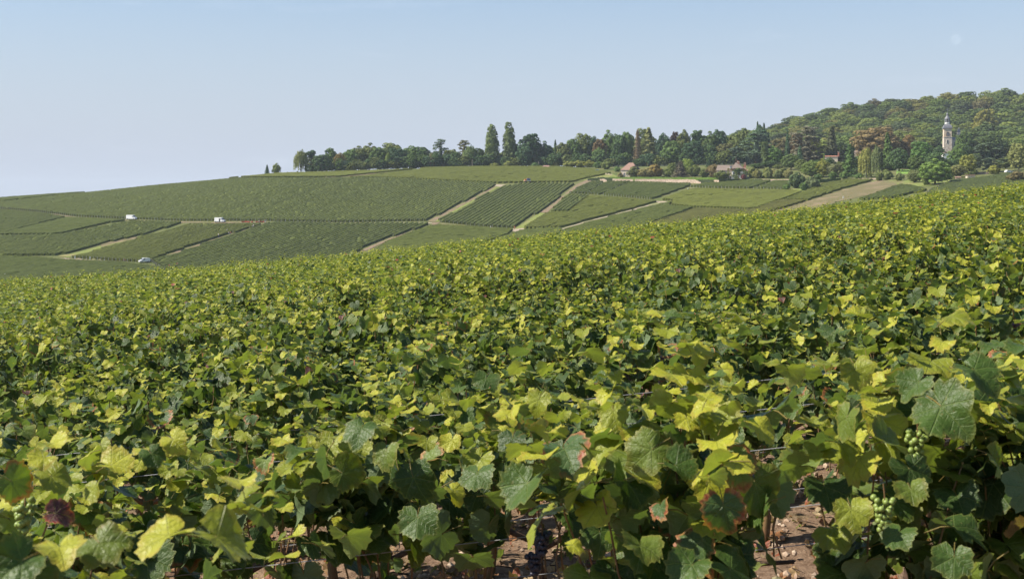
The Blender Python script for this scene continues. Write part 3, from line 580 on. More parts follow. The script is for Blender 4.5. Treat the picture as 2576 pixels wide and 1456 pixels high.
S = [  # kind, u, top row, width px, colour, depth offset, name, label
 ('conifer', 672, 414, 17, TG, 6, 'conifer', 'small dark conifer alone on the bare skyline, leftmost tree of the photo'),
 ('bush', 695, 408, 25, LG, 8, 'poplar_tree', 'small pale round tree on the skyline right beside a dark conifer'),
 ('conifer', 723, 432, 6, TG, 6, 'conifer', 'tiny dark conifer tip, smaller of two on the skyline left of the wood'),
 ('conifer', 748, 430, 13, TG, 6, 'conifer', 'low dark conifer at the left foot of the wood edge'),
 ('weeping', 757, 377, 42, (.09, .10, .04), 4, 'weeping_tree', 'pale olive drooping tree at the left end of the wood'),
 ('pine', 784, 372, 40, TG, 12, 'pine_tree', 'dark slanting pine near the left end of the wood'),
 ('broad', 811, 386, 54, DG, 4, 'broadleaf_tree', 'round dark green tree at the left front of the wood'),
 ('broad', 833, 372, 40, MG, 24, 'broadleaf_tree', 'green tree peeping out behind the round dark tree'),
 ('broad', 853, 384, 36, AU, 4, 'broadleaf_tree', 'orange tinged autumn tree in the left part of the wood'),
 ('broad', 882, 372, 46, MG, 12, 'broadleaf_tree', 'green tree just right of the orange tinged autumn tree'),
 ('broad', 906, 366, 48, OG, 14, 'broadleaf_tree', 'olive tree in the left wood with a yellowing side'),
 ('broad', 930, 363, 56, OG, 16, 'broadleaf_tree', 'tall olive tree left of the highest dome of the left wood'),
 ('broad', 951, 364, 50, MG, 10, 'broadleaf_tree', 'green tree below the left flank of the highest dome'),
 ('broad', 985, 355, 66, OG, 22, 'broadleaf_tree', 'highest rounded olive dome of the left wood'),
 ('broad', 1000, 372, 60, TG, 6, 'broadleaf_tree', 'wide blue green tree in front of the highest dome'),
 ('weeping', 976, 384, 18, (.08, .105, .03), 2, 'weeping_tree', 'thin bright green drooping tree at the front of the left wood'),
 ('broad', 1035, 366, 54, MG, 12, 'broadleaf_tree', 'green tree midway between highest dome and flat topped cedar'),
 ('broad', 1062, 366, 48, DG, 12, 'broadleaf_tree', 'dark tree just left of the flat topped cedar'),
 ('cedar', 1108, 350, 54, CB, 14, 'cedar_tree', 'blue green flat topped cedar standing above the left wood'),
 ('broad', 1094, 382, 40, DG, 2, 'broadleaf_tree', 'dark tree at the foot of the flat topped cedar'),
 ('broad', 1088, 386, 20, RB, 0, 'broadleaf_tree', 'small brownish tree low under the flat topped cedar'),
 ('broad', 1133, 371, 44, OG, 12, 'broadleaf_tree', 'olive tree between the two cedars of the left wood'),
 ('cedar', 1167, 352, 50, (.10, .10, .06), 24, 'cedar_tree', 'brownish cedar whose top shows behind a pale weeping tree'),
 ('broad', 1150, 380, 34, DG, 2, 'broadleaf_tree', 'dark low tree left of the pale weeping tree'),
 ('weeping', 1183, 366, 46, (.062, .085, .036), 4, 'weeping_tree', 'pale green weeping tree left of the twin giant conifers'),
 ('broad', 1208, 372, 34, DG, 12, 'broadleaf_tree', 'dark tree close against the left giant conifer'),
 ('sequoia', 1238, 314, 44, (.085, .11, .05), 6, 'giant_conifer', 'left and slightly shorter of the twin giant conifers'),
 ('sequoia', 1281, 306, 42, (.078, .10, .05), 6, 'giant_conifer', 'right and taller of the twin giant conifers'),
 ('broad', 1301, 362, 36, TG, 10, 'broadleaf_tree', 'dark tree filling the foot of the right giant conifer'),
 ('broad', 1334, 332, 62, TG, 10, 'broadleaf_tree', 'large bluish dark tree right of the twin giant conifers'),
 ('broad', 1322, 360, 50, TG, 2, 'broadleaf_tree', 'dark lower tree in front of the large bluish tree'),
 ('broad', 1374, 358, 46, TG, 14, 'broadleaf_tree', 'dark tree right of the large bluish tree'),
 ('conifer', 1397, 350, 22, DG, 22, 'conifer', 'small conifer tip poking above the low saddle of the wood'),
 ('broad', 1420, 353, 48, OG, 16, 'broadleaf_tree', 'olive tree right of the low saddle of the wood'),
 ('broad', 1445, 345, 44, MG, 20, 'broadleaf_tree', 'green tree left of a light topped tree in the wood'),
 ('broad', 1469, 334, 52, OG, 26, 'broadleaf_tree', 'light topped tall tree in the middle of the wood'),
 ('broad', 1492, 342, 40, TG, 28, 'broadleaf_tree', 'bluish tree between light topped tree and brown tree'),
 ('broad', 1507, 346, 40, RB, 12, 'broadleaf_tree', 'single reddish brown tree in the middle of the wood'),
 ('broad', 1505, 370, 38, MG, 4, 'broadleaf_tree', 'green tree directly under the single brown tree'),
 ('broad', 1535, 332, 52, MG, 30, 'broadleaf_tree', 'green tree high in the wood left of the dead conifer'),
 ('broad', 1556, 328, 44, DG, 26, 'broadleaf_tree', 'dark green tree high in the wood left of the dead conifer'),
 ('broad', 1580, 326, 40, MG, 30, 'broadleaf_tree', 'green tree whose top shows just left of the dead conifer'),
 ('dead', 1604, 326, 34, (.11, .08, .06), 4, 'dead_conifer', 'dead brown conifer beside the tall olive conifer'),
 ('conifer', 1632, 319, 60, (.095, .098, .045), 8, 'conifer', 'tall broad olive conifer behind the barn'),
 ('broad', 1625, 322, 56, OG, 30, 'broadleaf_tree', 'green crown behind the tops of dead and olive conifers'),
 ('broad', 1672, 334, 44, TG, 22, 'broadleaf_tree', 'bluish tree right of the tall olive conifer'),
 ('broad', 1697, 326, 32, MR, 26, 'broadleaf_tree', 'small dark maroon tree on the skyline of the wood'),
 ('broad', 1722, 325, 42, OG, 24, 'broadleaf_tree', 'olive tree right of the maroon tree'),
 ('pine', 1757, 320, 50, DG, 18, 'pine_tree', 'dark pine with a pale bare trunk on the skyline'),
 ('broad', 1790, 335, 50, MG, 30, 'broadleaf_tree', 'green tree right of the pale trunked pine'),
 ('broad', 1810, 317, 46, TG, 34, 'broadleaf_tree', 'loose bluish tree on the skyline above the villa'),
 ('broad', 1745, 352, 60, TG, 6, 'broadleaf_tree', 'wide dark tree below the pale trunked pine'),
 ('broad', 1690, 354, 54, MG, 6, 'broadleaf_tree', 'green tree below the maroon tree'),
 ('broad', 1788, 360, 50, DG, 6, 'broadleaf_tree', 'dark tree left above the villa'),
 ('broad', 1822, 358, 56, (.06, .06, .028), 8, 'broadleaf_tree', 'brownish green tree directly above the villa roof'),
 ('broad', 1855, 345, 56, OG, 20, 'broadleaf_tree', 'olive tree behind the villa pine'),
 ('pine', 1852, 364, 40, CB, -24, 'pine_tree', 'slim pine with tall bare trunk rising behind the villa chimneys'),
 ('conifer', 1882, 378, 22, CB, -20, 'conifer', 'pale blue green conifer cone left of the villa pine'),
 ('cedar', 1903, 332, 100, (.058, .082, .064), -12, 'cedar_tree', 'great blue green cedar left of the tan cedar'),
 ('cypress', 1924, 352, 19, (.055, .075, .03), -34, 'cypress_tree', 'narrow columnar cypress in front of the great cedar'),
 ('broad', 1948, 370, 50, (.06, .10, .03), -30, 'broadleaf_tree', 'light green round tree right of the columnar cypress'),
 ('cedar', 2030, 318, 112, CT, -10, 'cedar_tree', 'great greyish tan cedar in the middle of the estate'),
 ('conifer', 1981, 326, 22, TG, 4, 'conifer', 'narrow dark conifer left of the tan cedar'),
 ('conifer', 2012, 366, 30, (.05, .085, .05), -34, 'conifer', 'green conifer at the foot of the tan cedar'),
 ('broad', 2003, 326, 36, RB, 6, 'broadleaf_tree', 'rusty brown dome half hidden behind the tan cedar'),
 ('conifer', 2093, 314, 52, (.045, .05, .028), 2, 'conifer', 'dark olive conifer right of the tan cedar'),
]
for k, u, vt, w, c, dy, nm, lb in S:
    tree_px(k, u, vt, w, c, nm, lb, dy=dy, group='trees along the skyline wood')
B = [  # trees with a foot seen on the hill: kind,u,top,width,colour,base row,name,label
 ('conifer', 1784, 396, 22, TG, 421, 'conifer', 'small dark cone shaped conifer left of the villa'),
 ('broad', 2208, 316, 130, (.092, .067, .038), 404, 'broadleaf_tree', 'huge russet brown tree left of the church'),
 ('broad', 2283, 338, 42, (.095, .065, .034), 405, 'broadleaf_tree', 'smaller orange brown tree between russet tree and church'),
 ('conifer', 2233, 332, 46, (.055, .085, .026), 428, 'conifer', 'tall bright green conifer in front of the russet tree'),
 ('conifer', 2138, 360, 56, (.05, .085, .028), 444, 'conifer', 'broad green conifer left of the two weeping trees'),
 ('weeping', 2180, 371, 48, (.105, .105, .034), 447, 'weeping_tree', 'yellowish weeping tree with white trunk, left of the weeping pair'),
 ('weeping', 2206, 366, 36, (.062, .075, .035), 447, 'weeping_tree', 'greyish weeping tree with white trunk, right of the weeping pair'),
 ('broad', 2262, 372, 54, DG, 432, 'broadleaf_tree', 'dark tree between green conifer and the lawn'),
 ('broad', 2320, 352, 60, (.05, .088, .028), 430, 'broadleaf_tree', 'leafy green tree left below the church tower'),
 ('broad', 2350, 378, 54, DG, 436, 'broadleaf_tree', 'dark green tree right below the church tower foot'),
 ('broad', 2352, 403, 88, (.085, .125, .035), 464, 'broadleaf_tree', 'wide bright green tree nearest the near vines'),
 ('broad', 2300, 424, 42, (.075, .085, .04), 460, 'broadleaf_tree', 'greyish low tree left of the wide bright tree'),
 ('broad', 2412, 372, 56, MG, 430, 'broadleaf_tree', 'green tree hiding the foot of the church nave'),
 ('broad', 2434, 388, 44, YG, 440, 'broadleaf_tree', 'yellow green tree left of the dark cedar'),
 ('broad', 2406, 414, 50, (.10, .10, .045), 447, 'broadleaf_tree', 'olive orchard tree right of the wide bright tree'),
 ('cedar', 2486, 358, 104, (.052, .070, .054), 434, 'cedar_tree', 'broad dark cedar of layered plates at the far right'),
 ('broad', 2563, 356, 56, (.10, .105, .045), 428, 'broadleaf_tree', 'olive tree with thin trunk right of the dark cedar'),
 ('bush', 2503, 415, 40, (.10, .10, .024), 438, 'bush', 'yellow green bush in front of the dark cedar'),
 ('bush', 2562, 428, 64, (.075, .062, .033), 458, 'bush', 'tan brown bush at the right edge of the hill'),
 ('bush', 2004, 430, 50, (.036, .052, .024), 473, 'bush', 'large round dark bush on the vineyard edge'),
 ('bush', 2042, 443, 44, (.055, .068, .034), 476, 'bush', 'greyish dark bush right of the large round bush'),
 ('bush', 2023, 456, 26, MG, 480, 'bush', 'low green bush in front of two dark bushes'),
 ('bush', 1978, 462, 22, MG, 477, 'bush', 'small light green bush left of the round dark bush'),
 ('broad', 2040, 402, 54, (.075, .10, .03), 447, 'broadleaf_tree', 'green tree left of the yellow green garden tree'),
 ('broad', 2071, 402, 44, YG, 446, 'broadleaf_tree', 'yellow green garden tree under the beige house'),
 ('conifer', 2073, 385, 16, (.09, .13, .04), 440, 'conifer', 'thin light conifer above the yellow green garden tree'),
 ('broad', 2098, 408, 42, (.075, .08, .045), 446, 'broadleaf_tree', 'grey green tree between yellow tree and broad conifer'),
 ('bush', 1597, 417, 42, (.065, .072, .03), 447, 'bush', 'dark olive dome bush covering the barn corner'),
 ('bush', 1560, 432, 15, (.12, .105, .05), 448, 'bush', 'pale yellowish bush against the barn wall'),
 ('bush', 1627, 420, 54, (.105, .092, .042), 447, 'bush', 'brownish olive garden tree second right of the barn'),
 ('bush', 1651, 412, 52, (.095, .07, .024), 446, 'bush', 'orange topped garden tree behind the long hedge'),
 ('bush', 1680, 420, 34, OG, 445, 'bush', 'olive garden tree left of the grey conifer'),
 ('conifer', 1712, 404, 50, (.085, .075, .068), 445, 'conifer', 'greyish mauve spreading conifer behind the long hedge'),
 ('broad', 1692, 408, 28, LG, 438, 'broadleaf_tree', 'light green tree left behind the mauve conifer'),
 ('broad', 1731, 399, 32, (.11, .14, .035), 436, 'broadleaf_tree', 'bright green tree right behind the mauve conifer'),
 ('bush', 1746, 412, 42, OG, 444, 'bush', 'olive tree right of the mauve conifer'),
 ('bush', 1772, 424, 36, OG, 446, 'bush', 'low olive bush left of the tan garden tree'),
 ('bush', 1798, 410, 52, (.09, .068, .036), 447, 'bush', 'tan orange garden tree left of the villa'),
 ('bush', 1816, 427, 46, OG, 452, 'bush', 'olive bush at the villa left corner'),
 ('bush', 1397, 403, 26, (.09, .09, .026), 420, 'bush', 'yellow green bush at the wood edge right of twin conifers'),
 ('bush', 1280, 404, 32, (.11, .12, .04), 420.5, 'bush', 'olive bush at the foot of the right giant conifer'),
 ('bush', 1244, 409, 26, (.11, .12, .04), 420.5, 'bush', 'small olive bush at the foot of the left giant conifer'),
 ('bush', 1551, 418, 24, MG, 432, 'bush', 'green bush left of the barn roof'),
]
for k, u, vt, w, c, b, nm, lb in B: tree_px(k, u, vt, w, c, nm, lb, base=b, cat='bush' if nm == 'bush' else 'tree', group='garden and estate trees')
for u, vt, w, y_, c, lb in [(2416, 360, 54, 972, MG, 'green tree covering the lower nave wall'), (2447, 346, 46, 985, OG, 'olive tree at the right end of the nave'), (2362, 366, 34, 975, DG, 'dark tree against the left foot of the church tower'), (2424, 331, 50, 983, MG, 'tall green tree rising right beside the church tower')]:
    tree_px('broad', u, vt, w, c, 'broadleaf_tree', lb, y=y_, group='garden and estate trees')
for i, (u, b) in enumerate([(1905, 424), (1935, 423), (1962, 425), (1990, 427), (2018, 430), (2052, 428), (2085, 430), (2118, 427), (2155, 430), (2188, 426), (2222, 430), (2250, 424), (2285, 424), (2302, 432), (2335, 428), (2372, 424), (2398, 434), (2425, 428), (2455, 424), (2530, 424), (2590, 425)]):
    tree_px('broad', u, b - [26, 34, 22, 40, 30][i % 5] * (.55 if u < 1990 else 1), [38, 46, 34, 50][i % 4], [MG, DG, OG, (.058, .082, .028), LG][i % 5], 'broadleaf_tree', 'middle sized leafy tree in the garden belt between wood and vineyards', base=b, group='trees of the garden belt')
for u, vt, w, b, c in [(1432, 404, 34, 421, (.12, .125, .04)), (1458, 402, 40, 421, YG), (1484, 402, 34, 421, YG), (1505, 405, 28, 423, MG), (1525, 402, 34, 426, OG), (1345, 408, 30, 421, DG)]:
    tree_px('bush', u, vt, w, c, 'bush', 'low yellowish or olive bush in the line at the foot of the middle wood', base=b, cat='bush', group='bushes at the foot of the middle wood')
for i, u in enumerate(range(1892, 1990, 13)):
    tree_px('bush', u, 418 + 5 * ((i * 7) % 3), 27, [(.10, .11, .045), (.12, .115, .05), (.085, .10, .045)][i % 3], 'bush', 'small olive orchard tree in the line right of the villa', base=448 + (i % 2), group='orchard trees right of the villa')
for u, vt, w, b, c in [(2230, 425, 36, 452, OG), (2212, 430, 26, 455, OG), (2262, 432, 28, 455, (.09, .10, .045)), (2385, 425, 34, 452, OG), (2450, 425, 24, 440, OG), (2125, 428, 30, 450, MG), (2160, 435, 30, 450, MG), (2095, 430, 26, 450, MG), (2058, 436, 26, 452, MG), (2330, 440, 30, 466, OG), (2440, 430, 24, 443, OG)]:
    tree_px('bush', u, vt, w, c, 'bush', 'low olive green bush among the gardens under the church', base=b, cat='bush', group='low bushes under the church')
# wood fill and the wooded hill, tree by tree
rf = np.random.default_rng(77); wood_n = 0
sky_pts = [(735, 385), (900, 372), (1000, 372), (1150, 380), (1210, 386), (1300, 372), (1400, 362), (1470, 350), (1600, 340), (1700, 340), (1800, 330), (1850, 322), (1900, 312), (1960, 300), (2030, 290), (2100, 266), (2180, 250), (2230, 244), (2300, 234), (2340, 244), (2400, 232), (2480, 228), (2576, 224), (2800, 224)]
def wood_tree(u, y, w, h, ccol, lab, grp, kind='broad'):
    global wood_n
    p = at_depth(u, y); p.z -= .3; wood_n += 1; place_tree(kind, p, w, h, ccol, 'broadleaf_tree' if kind == 'broad' else 'conifer', lab, 'tree', grp)
def tree_mass(name, label, items):
    Vs, Fs, Cs, b = [], [], [], 0
    for i, (u, y, w, h, cc) in enumerate(items):
        me = protos['broad'][i % 7][0]; nv = len(me.vertices); co = np.empty(nv * 3, np.float32); me.vertices.foreach_get('co', co); co = co.reshape(-1, 3)[:3588 * 4]
        at = np.empty(nv * 4, np.float32); me.attributes['Col'].data.foreach_get('color', at); at = at.reshape(-1, 4)[:3588 * 4]
        q = np.arange(len(co) // 4); q = q[rf.random(len(q)) < .42]; Q = co.reshape(-1, 4, 3)[q]; c0 = Q.mean(1, keepdims=True); Q = c0 + (Q - c0) * 1.5
        a = rf.uniform(0, 6.28); M = np.array([[math.cos(a), -math.sin(a), 0], [math.sin(a), math.cos(a), 0], [0, 0, 1]]); p = at_depth(u, y)
        Q = (Q @ M.T) * np.array([w / 12, w / 12, h / 14.3]) + np.array([p.x, p.y, p.z - .3])
        C = at.reshape(-1, 4, 4)[q].copy(); C[..., :3] *= np.array(cc) / .08; Vs.append(Q.reshape(-1, 3)); Cs.append(C.reshape(-1, 4)); Fs.append(np.arange(len(q) * 4).reshape(-1, 4) + b); b += len(q) * 4
    me = np_mesh(name, np.concatenate(Vs), [np.concatenate(Fs)], False, {'Col': ('FLOAT_COLOR', np.concatenate(Cs))}); tag(obj(name, me, None, M_tree, (.08, .08, .08)), label, 'wood', None, 'stuff')
fill = []
for u in np.arange(800, 1930, 21):
    y = atu(D_top, u) + 40 + rf.uniform(-12, 20); vt = np.interp(u, *np.array(sky_pts).T) + rf.uniform(2, 14); p = at_depth(u, y); h = (VH - vt) / PX * y + EYE - p.z
    fill.append((u + rf.uniform(-6, 6), y, rf.uniform(13, 17), h, [DG, MG, TG, OG][rf.integers(4)]))
for u in np.arange(780, 1900, 15):
    y = atu(D_top, u) + rf.uniform(-1, 7); fill.append((u, y, rf.uniform(8, 12), rf.uniform(6, 11), [DG, TG, MG, DG, OG][rf.integers(5)]))
tree_mass('wood_interior', 'inner and low trees that fill the depth of the skyline wood', fill)
HCOL = [((.058, .080, .024), 'mid green'), ((.040, .058, .023), 'dark green'), ((.082, .098, .028), 'light green'), ((.090, .086, .028), 'olive'), ((.065, .058, .03), 'brownish'), ((.04, .052, .028), 'dull dark green')]
pts_done = []
for y in np.arange(985, 1530, 33):
    step = 20.5 / y * PX
    for u in np.arange(1850 + rf.uniform(0, step), 2660, step):
        uu, yy = u + rf.uniform(-.25, .25) * step, y + rf.uniform(-7, 7)
        if yy < atu(D_top, uu) + 25: continue
        if uu < 1990 and yy > 1480: continue
        if 2335 < uu < 2455 and yy < 1085: continue       # the churchyard
        if 2140 < uu < 2200 and yy < 1000: continue
        j = rf.choice(6, p=[.34, .24, .19, .09, .03, .11]); h = rf.uniform(14, 20); w = rf.uniform(20, 28)
        vt_sky = np.interp(uu, *np.array(sky_pts).T); p = at_depth(uu, yy); vt = VH - (p.z + h - EYE) / yy * PX
        if vt < vt_sky - 4: h = max(6., (VH - vt_sky + rf.uniform(-3, 3)) / PX * yy + EYE - p.z)
        if h < 4: continue
        c, nmz = HCOL[j]; wood_tree(uu, yy, w, h, c, f'{nmz} domed tree on the wooded hill at the right', f'{nmz} trees of the wooded hill')
for u, vt, w, y, c, k, lb in [(2475, 272, 66, 1200, (.10, .095, .028), 'broad', 'large yellow topped tree on the hill right of the church tower'),
                              (2380, 282, 48, 1330, (.055, .075, .03), 'broad', 'green tree on the hill right above the church cross'),
                              (2275, 280, 40, 1330, (.075, .078, .028), 'broad', 'yellowish tree on the hill slope left of the church cross'),
                              (1906, 303, 24, 1080, TG, 'conifer', 'spiky conifer group tip breaking the skyline above the great cedar'),
                              (1922, 307, 24, 1080, TG, 'conifer', 'second spiky conifer breaking the skyline, right of the first'),
                              (2548, 300, 46, 1290, (.055, .075, .03), 'broad', 'green dome on the hill at the right edge of the photo')]:
    tree_px(k, u, vt, w, c, 'conifer' if k == 'conifer' else 'broadleaf_tree', lb, y=y, group='marked trees of the wooded hill')
print('wood trees', wood_n)

# ------------------------------------------------------------------ buildings
def px_w(n, y): return n / PX * y
def windows(parent, lst, mat_pane=None, yface=0):
    for x, z, w, h in lst:
        f = MB(); t = .12
        f.box(x - w / 2 - t, x + w / 2 + t, yface - .14, yface + .06, z - t, z); f.box(x - w / 2 - t, x + w / 2 + t, yface - .14, yface + .06, z + h, z + h + t)
        f.box(x - w / 2 - t, x - w / 2, yface - .14, yface + .06, z, z + h); f.box(x + w / 2, x + w / 2 + t, yface - .14, yface + .06, z, z + h)
        fo = f.build('window', M_white_wall, parent); MB().box(x - w / 2, x + w / 2, yface - .04, yface + .04, z, z + h).build('pane', mat_pane or M_glass, fo)
# church
Yc = 1000.; pc = at_depth(2383, Yc); zb = EYE - (390 - VH) / PX * Yc
pc.z = min(pc.z, zb) - 1; k = Yc / PX
def zc(v): return (VH - v) * k + EYE - pc.z
ch = empty('church', pc, R(-9)); tag(ch, 'stone church with a tall slate domed bell tower rising from the trees', 'church')
tw = 20.0 * k / 2
MB().box(-tw, tw, -tw, tw, 0, zc(345.5)).build('tower', M_pale_stone, ch)
MB().box(-tw + .15, tw - .15, -tw + .15, tw - .15, zc(345.5) + .3, zc(324)).build('belfry', M_ashlar, ch)
MB().box(-tw - .2, tw + .2, -tw - .2, tw + .2, zc(345.5), zc(345.5) + .3).build('string_course', M_pale_stone, ch)
MB().box(-tw - .35, tw + .35, -tw - .35, tw + .35, zc(324), zc(324) + .35).build('cornice', M_slate, ch)
q = math.sqrt(2)
MB().lathe([((tw + .25) * q, zc(324) + .35), ((tw + .1) * q, zc(320)), ((tw - .25) * q, zc(316.5)), ((tw - 1.1) * q, zc(313.5)), ((tw - 1.8) * q, zc(312))], 4, rot=math.pi / 4).build('dome_roof', M_slate, ch)
lr = 5.6 * k
MB().lathe([(lr + .25, zc(312)), (lr + .25, zc(309.5)), (lr, zc(309.4)), (lr, zc(308.5))], 8, rot=R(22.5)).build('lantern_base', M_white_wall, ch)
for i in range(8):
    a = R(22.5 + 45 * i); MB().box(lr * math.cos(a) - .22, lr * math.cos(a) + .22, lr * math.sin(a) - .22, lr * math.sin(a) + .22, zc(308.5), zc(301)).build('lantern_post', M_grey, ch)
MB().lathe([(lr * .62, zc(308.5)), (lr * .62, zc(301))], 8).build('bell_chamber', M_dark, ch)
MB().lathe([(lr + .2, zc(301)), (lr + .35, zc(300)), (lr + .2, zc(298)), (lr - .3, zc(295.5)), (lr * .55, zc(293.2)), (lr * .38, zc(292))], 8, rot=R(22.5)).build('lantern_roof', M_slate, ch)
MB().lathe([(lr * .36, zc(292)), (lr * .34, zc(289)), (lr * .45, zc(288.6)), (lr * .40, zc(287)), (lr * .18, zc(285)), (.08, zc(283.5)), (.04, zc(281))], 8).build('cupola', M_slate, ch)
cr = MB().box(-.07, .07, -.07, .07, zc(281), zc(272.5)); cr.box(-.7, .7, -.06, .06, zc(276), zc(275.3)); cr.build('cross', M_grey, ch)
b = MB(); n = 10; ww, hh, z0 = 1.0, 1.9, zc(343)
prof = [(-ww, z0), (ww, z0)] + [(ww * math.cos(math.pi * j / n), z0 + hh + ww * math.sin(math.pi * j / n)) for j in range(n + 1)]
b.prism(prof, -tw - .02, -tw + .25); bo = b.build('belfry_opening', M_dark, ch)
for j in range(5): MB().box(-ww + .08, ww - .08, -tw - .16, -tw - .03, z0 + .25 + j * .5, z0 + .45 + j * .5).build('louvre', M_grey, bo)
windows(ch, [(-.3, zc(361), .9, zc(353) - zc(361))], M_dark, -tw)
# nave to the right, half lost in trees
nx0, nx1 = tw + .02, (2432 - 2383) * k
MB().box(nx0, nx1, -2, 9, 0, zc(352)).build('nave', M_pale_stone, ch)
MB().prism([(0, 0), (0, 0), (0, 0)], 0, 0) if False else None
rb = MB(); zr = zc(352)
rb.add([(nx0, -2.4, zr), (nx1 + .3, -2.4, zr), (nx1 + .3, 9.4, zr), (nx0, 9.4, zr), (nx0, 3.5, zr + 1.9), (nx1 - 1, 3.5, zr + 1.9)], [(0, 1, 5, 4), (1, 2, 5), (2, 3, 4, 5), (3, 0, 4), (0, 3, 2, 1)]); rb.build('nave_roof', M_slate, ch)
windows(ch, [(x, zc(368), 1.0, 2.9) for x in np.linspace(nx0 + 2, nx1 - 2, 4)], M_glass, -2)
sx = (2412.6 - 2383) * k
MB().lathe([(1.4, zc(333)), (1.5, zc(331)), (.5, zc(324.5)), (.05, zc(319))], 4, cx=sx, cy=3.5, rot=math.pi / 4).build('roof_spire', M_slate, ch)
MB().box(sx - 1, sx + 1, 2.5, 4.5, zr + 1, zc(333)).build('spire_base', M_pale_stone, ch)
p = hill_pt(2386, 409); wl = empty('low_wall', p, 0); tag(wl, 'bright white low building front among trees under the church tower', 'wall'); k2 = p.y / PX
MB().box(-12.5 * k2, 12.5 * k2, 0, 4, 0, (409 - 386) * k2).build('wall', M_white_wall, wl); MB().prism([(-13 * k2, (409 - 386) * k2), (13 * k2, (409 - 386) * k2), (8 * k2, (409 - 383) * k2), (-8 * k2, (409 - 383) * k2)], -.2, 4.2).build('roof', M_tile_old, wl)

def house(name, label, u, vbase, wpx, eave, ridge, depth, wall_m, roof_m, wins=(), hip=0., chim=(), rz=R(-10), cat='house', ridge_px=None):
    p = hill_pt(u, vbase); k = p.y / PX; e = empty(name, p, rz); tag(e, label, cat); w = wpx * k / 2; ze, zr_ = (vbase - eave) * k, (vbase - ridge) * k
    MB().box(-w, w, 0, depth, -1.5, ze).build('wall', wall_m, e); o = .35; h = hip * w
    MB().add([(-w - o, -o, ze + .003), (w + o, -o, ze + .003), (w + o, depth + o, ze + .003), (-w - o, depth + o, ze + .003), (-w - o + h, depth / 2, zr_), (w + o - h, depth / 2, zr_)],
             [(0, 1, 5, 4), (1, 2, 5), (2, 3, 4, 5), (3, 0, 4), (0, 3, 2, 1)]).build('roof', roof_m, e)
    for cx, cv, cw in chim:
        x = (cx - u) * k; c = MB().box(x - cw * k / 2, x + cw * k / 2, depth / 2 - .6, depth / 2 + .6, ze, (vbase - cv) * k).build('chimney', M_brick, e)
        MB().box(x - cw * k / 2 - .1, x + cw * k / 2 + .1, depth / 2 - .7, depth / 2 + .7, (vbase - cv) * k + .003, (vbase - cv) * k + .25).build('chimney_cap', M_render_wall, c)
    windows(e, [((a - u) * k, (vbase - b) * k, c * k, d * k) for a, b, c, d in wins])
    return e, k
barn, k = house('barn', 'barn with steep pinkish tiled hip roof at the left end of the long wall', 1582, 447, 42, 428, 409, 12, M_render_wall, M_tile, [(1570, 441, 3, 6), (1577, 441, 3, 6)], .8, rz=R(-18))
house('shed', 'only the low brown roof of a small building left of the bushes', 1373, 424, 20, 421, 416, 5, M_stone, M_tile, (), .5, cat='shed')
villa, k = house('villa', 'villa with long brown roof, brick chimneys and white framed bays behind the hedge', 1826, 451, 46, 429, 415, 10, M_render_wall, M_tile_old, [(1812, 443, 4, 6), (1822, 443, 4, 6), (1834, 443, 4, 6)], .12)
# taller cross wing with gable facing the valley
pv = villa.location; x0, x1 = (1841 - 1826) * k, (1868 - 1826) * k; zE, zR = (451 - 424) * k, (451 - 409) * k
MB().box(x0, x1, -2.5, 9, -1.5, zE).build('wing_wall', M_white_wall, villa)
MB().add([(x0 - .4, -3, zE), (x1 + .4, -3, zE), (x1 + .4, 9.4, zE), (x0 - .4, 9.4, zE), ((x0 + x1) / 2 - 1, 1.2, zR), ((x0 + x1) / 2 + 1, 6, zR)], [(0, 1, 4), (1, 2, 5, 4), (2, 3, 5), (3, 0, 4, 5), (0, 3, 2, 1)]).build('wing_roof', M_tile_old, villa)
for cu, cv, cw in ((1856.5, 407.5, 6), (1873, 411.5, 5.5)):
    x = (cu - 1826) * k; c = MB().box(x - cw * k / 2, x + cw * k / 2, 2, 3.4, (451 - 436) * k, (451 - cv) * k).build('chimney', M_brick, villa)
    MB().box(x - cw * k / 2 - .12, x + cw * k / 2 + .12, 1.9, 3.5, (451 - cv) * k + .003, (451 - cv) * k + .22).build('chimney_cap', M_render_wall, c)
    for s_ in (-.35, .35): MB().lathe([(.16, (451 - cv) * k + .22), (.14, (451 - cv) * k + .7)], 8, cx=x + s_, cy=2.7).build('chimney_pot', M_brick, c)
xd = (1839.5 - 1826) * k
dm = MB().box(xd - .9, xd + .9, -.2, 3, (451 - 425) * k, (451 - 418) * k).build('dormer', M_white_paint, villa); MB().box(xd - .5, xd + .5, -.26, -.19, (451 - 423.5) * k, (451 - 419.5) * k).build('pane', M_glass, dm)
MB().prism([(xd - 1.1, (451 - 418) * k), (xd + 1.1, (451 - 418) * k), (xd, (451 - 416) * k)], -.4, 3).build('dormer_roof', M_tile_old, dm)
windows(villa, [((1846 - 1826) * k, (451 - 441) * k, 1.0, 1.7), ((1853 - 1826) * k, (451 - 441) * k, 1.0, 1.7), ((1860 - 1826) * k, (451 - 441) * k, 1.0, 1.7), ((1847 - 1826) * k, (451 - 431) * k, .9, 1.4), ((1858 - 1826) * k, (451 - 431) * k, .9, 1.4), ((1838 - 1826) * k, (451 - 449) * k, .9, 1.2)], yface=-2.5)
xg0, xg1 = (1868.3 - 1826) * k, (1878 - 1826) * k
MB().box(xg0, xg1, -.5, 8, -1.5, (451 - 430) * k).build('side_wing', M_white_wall, villa)
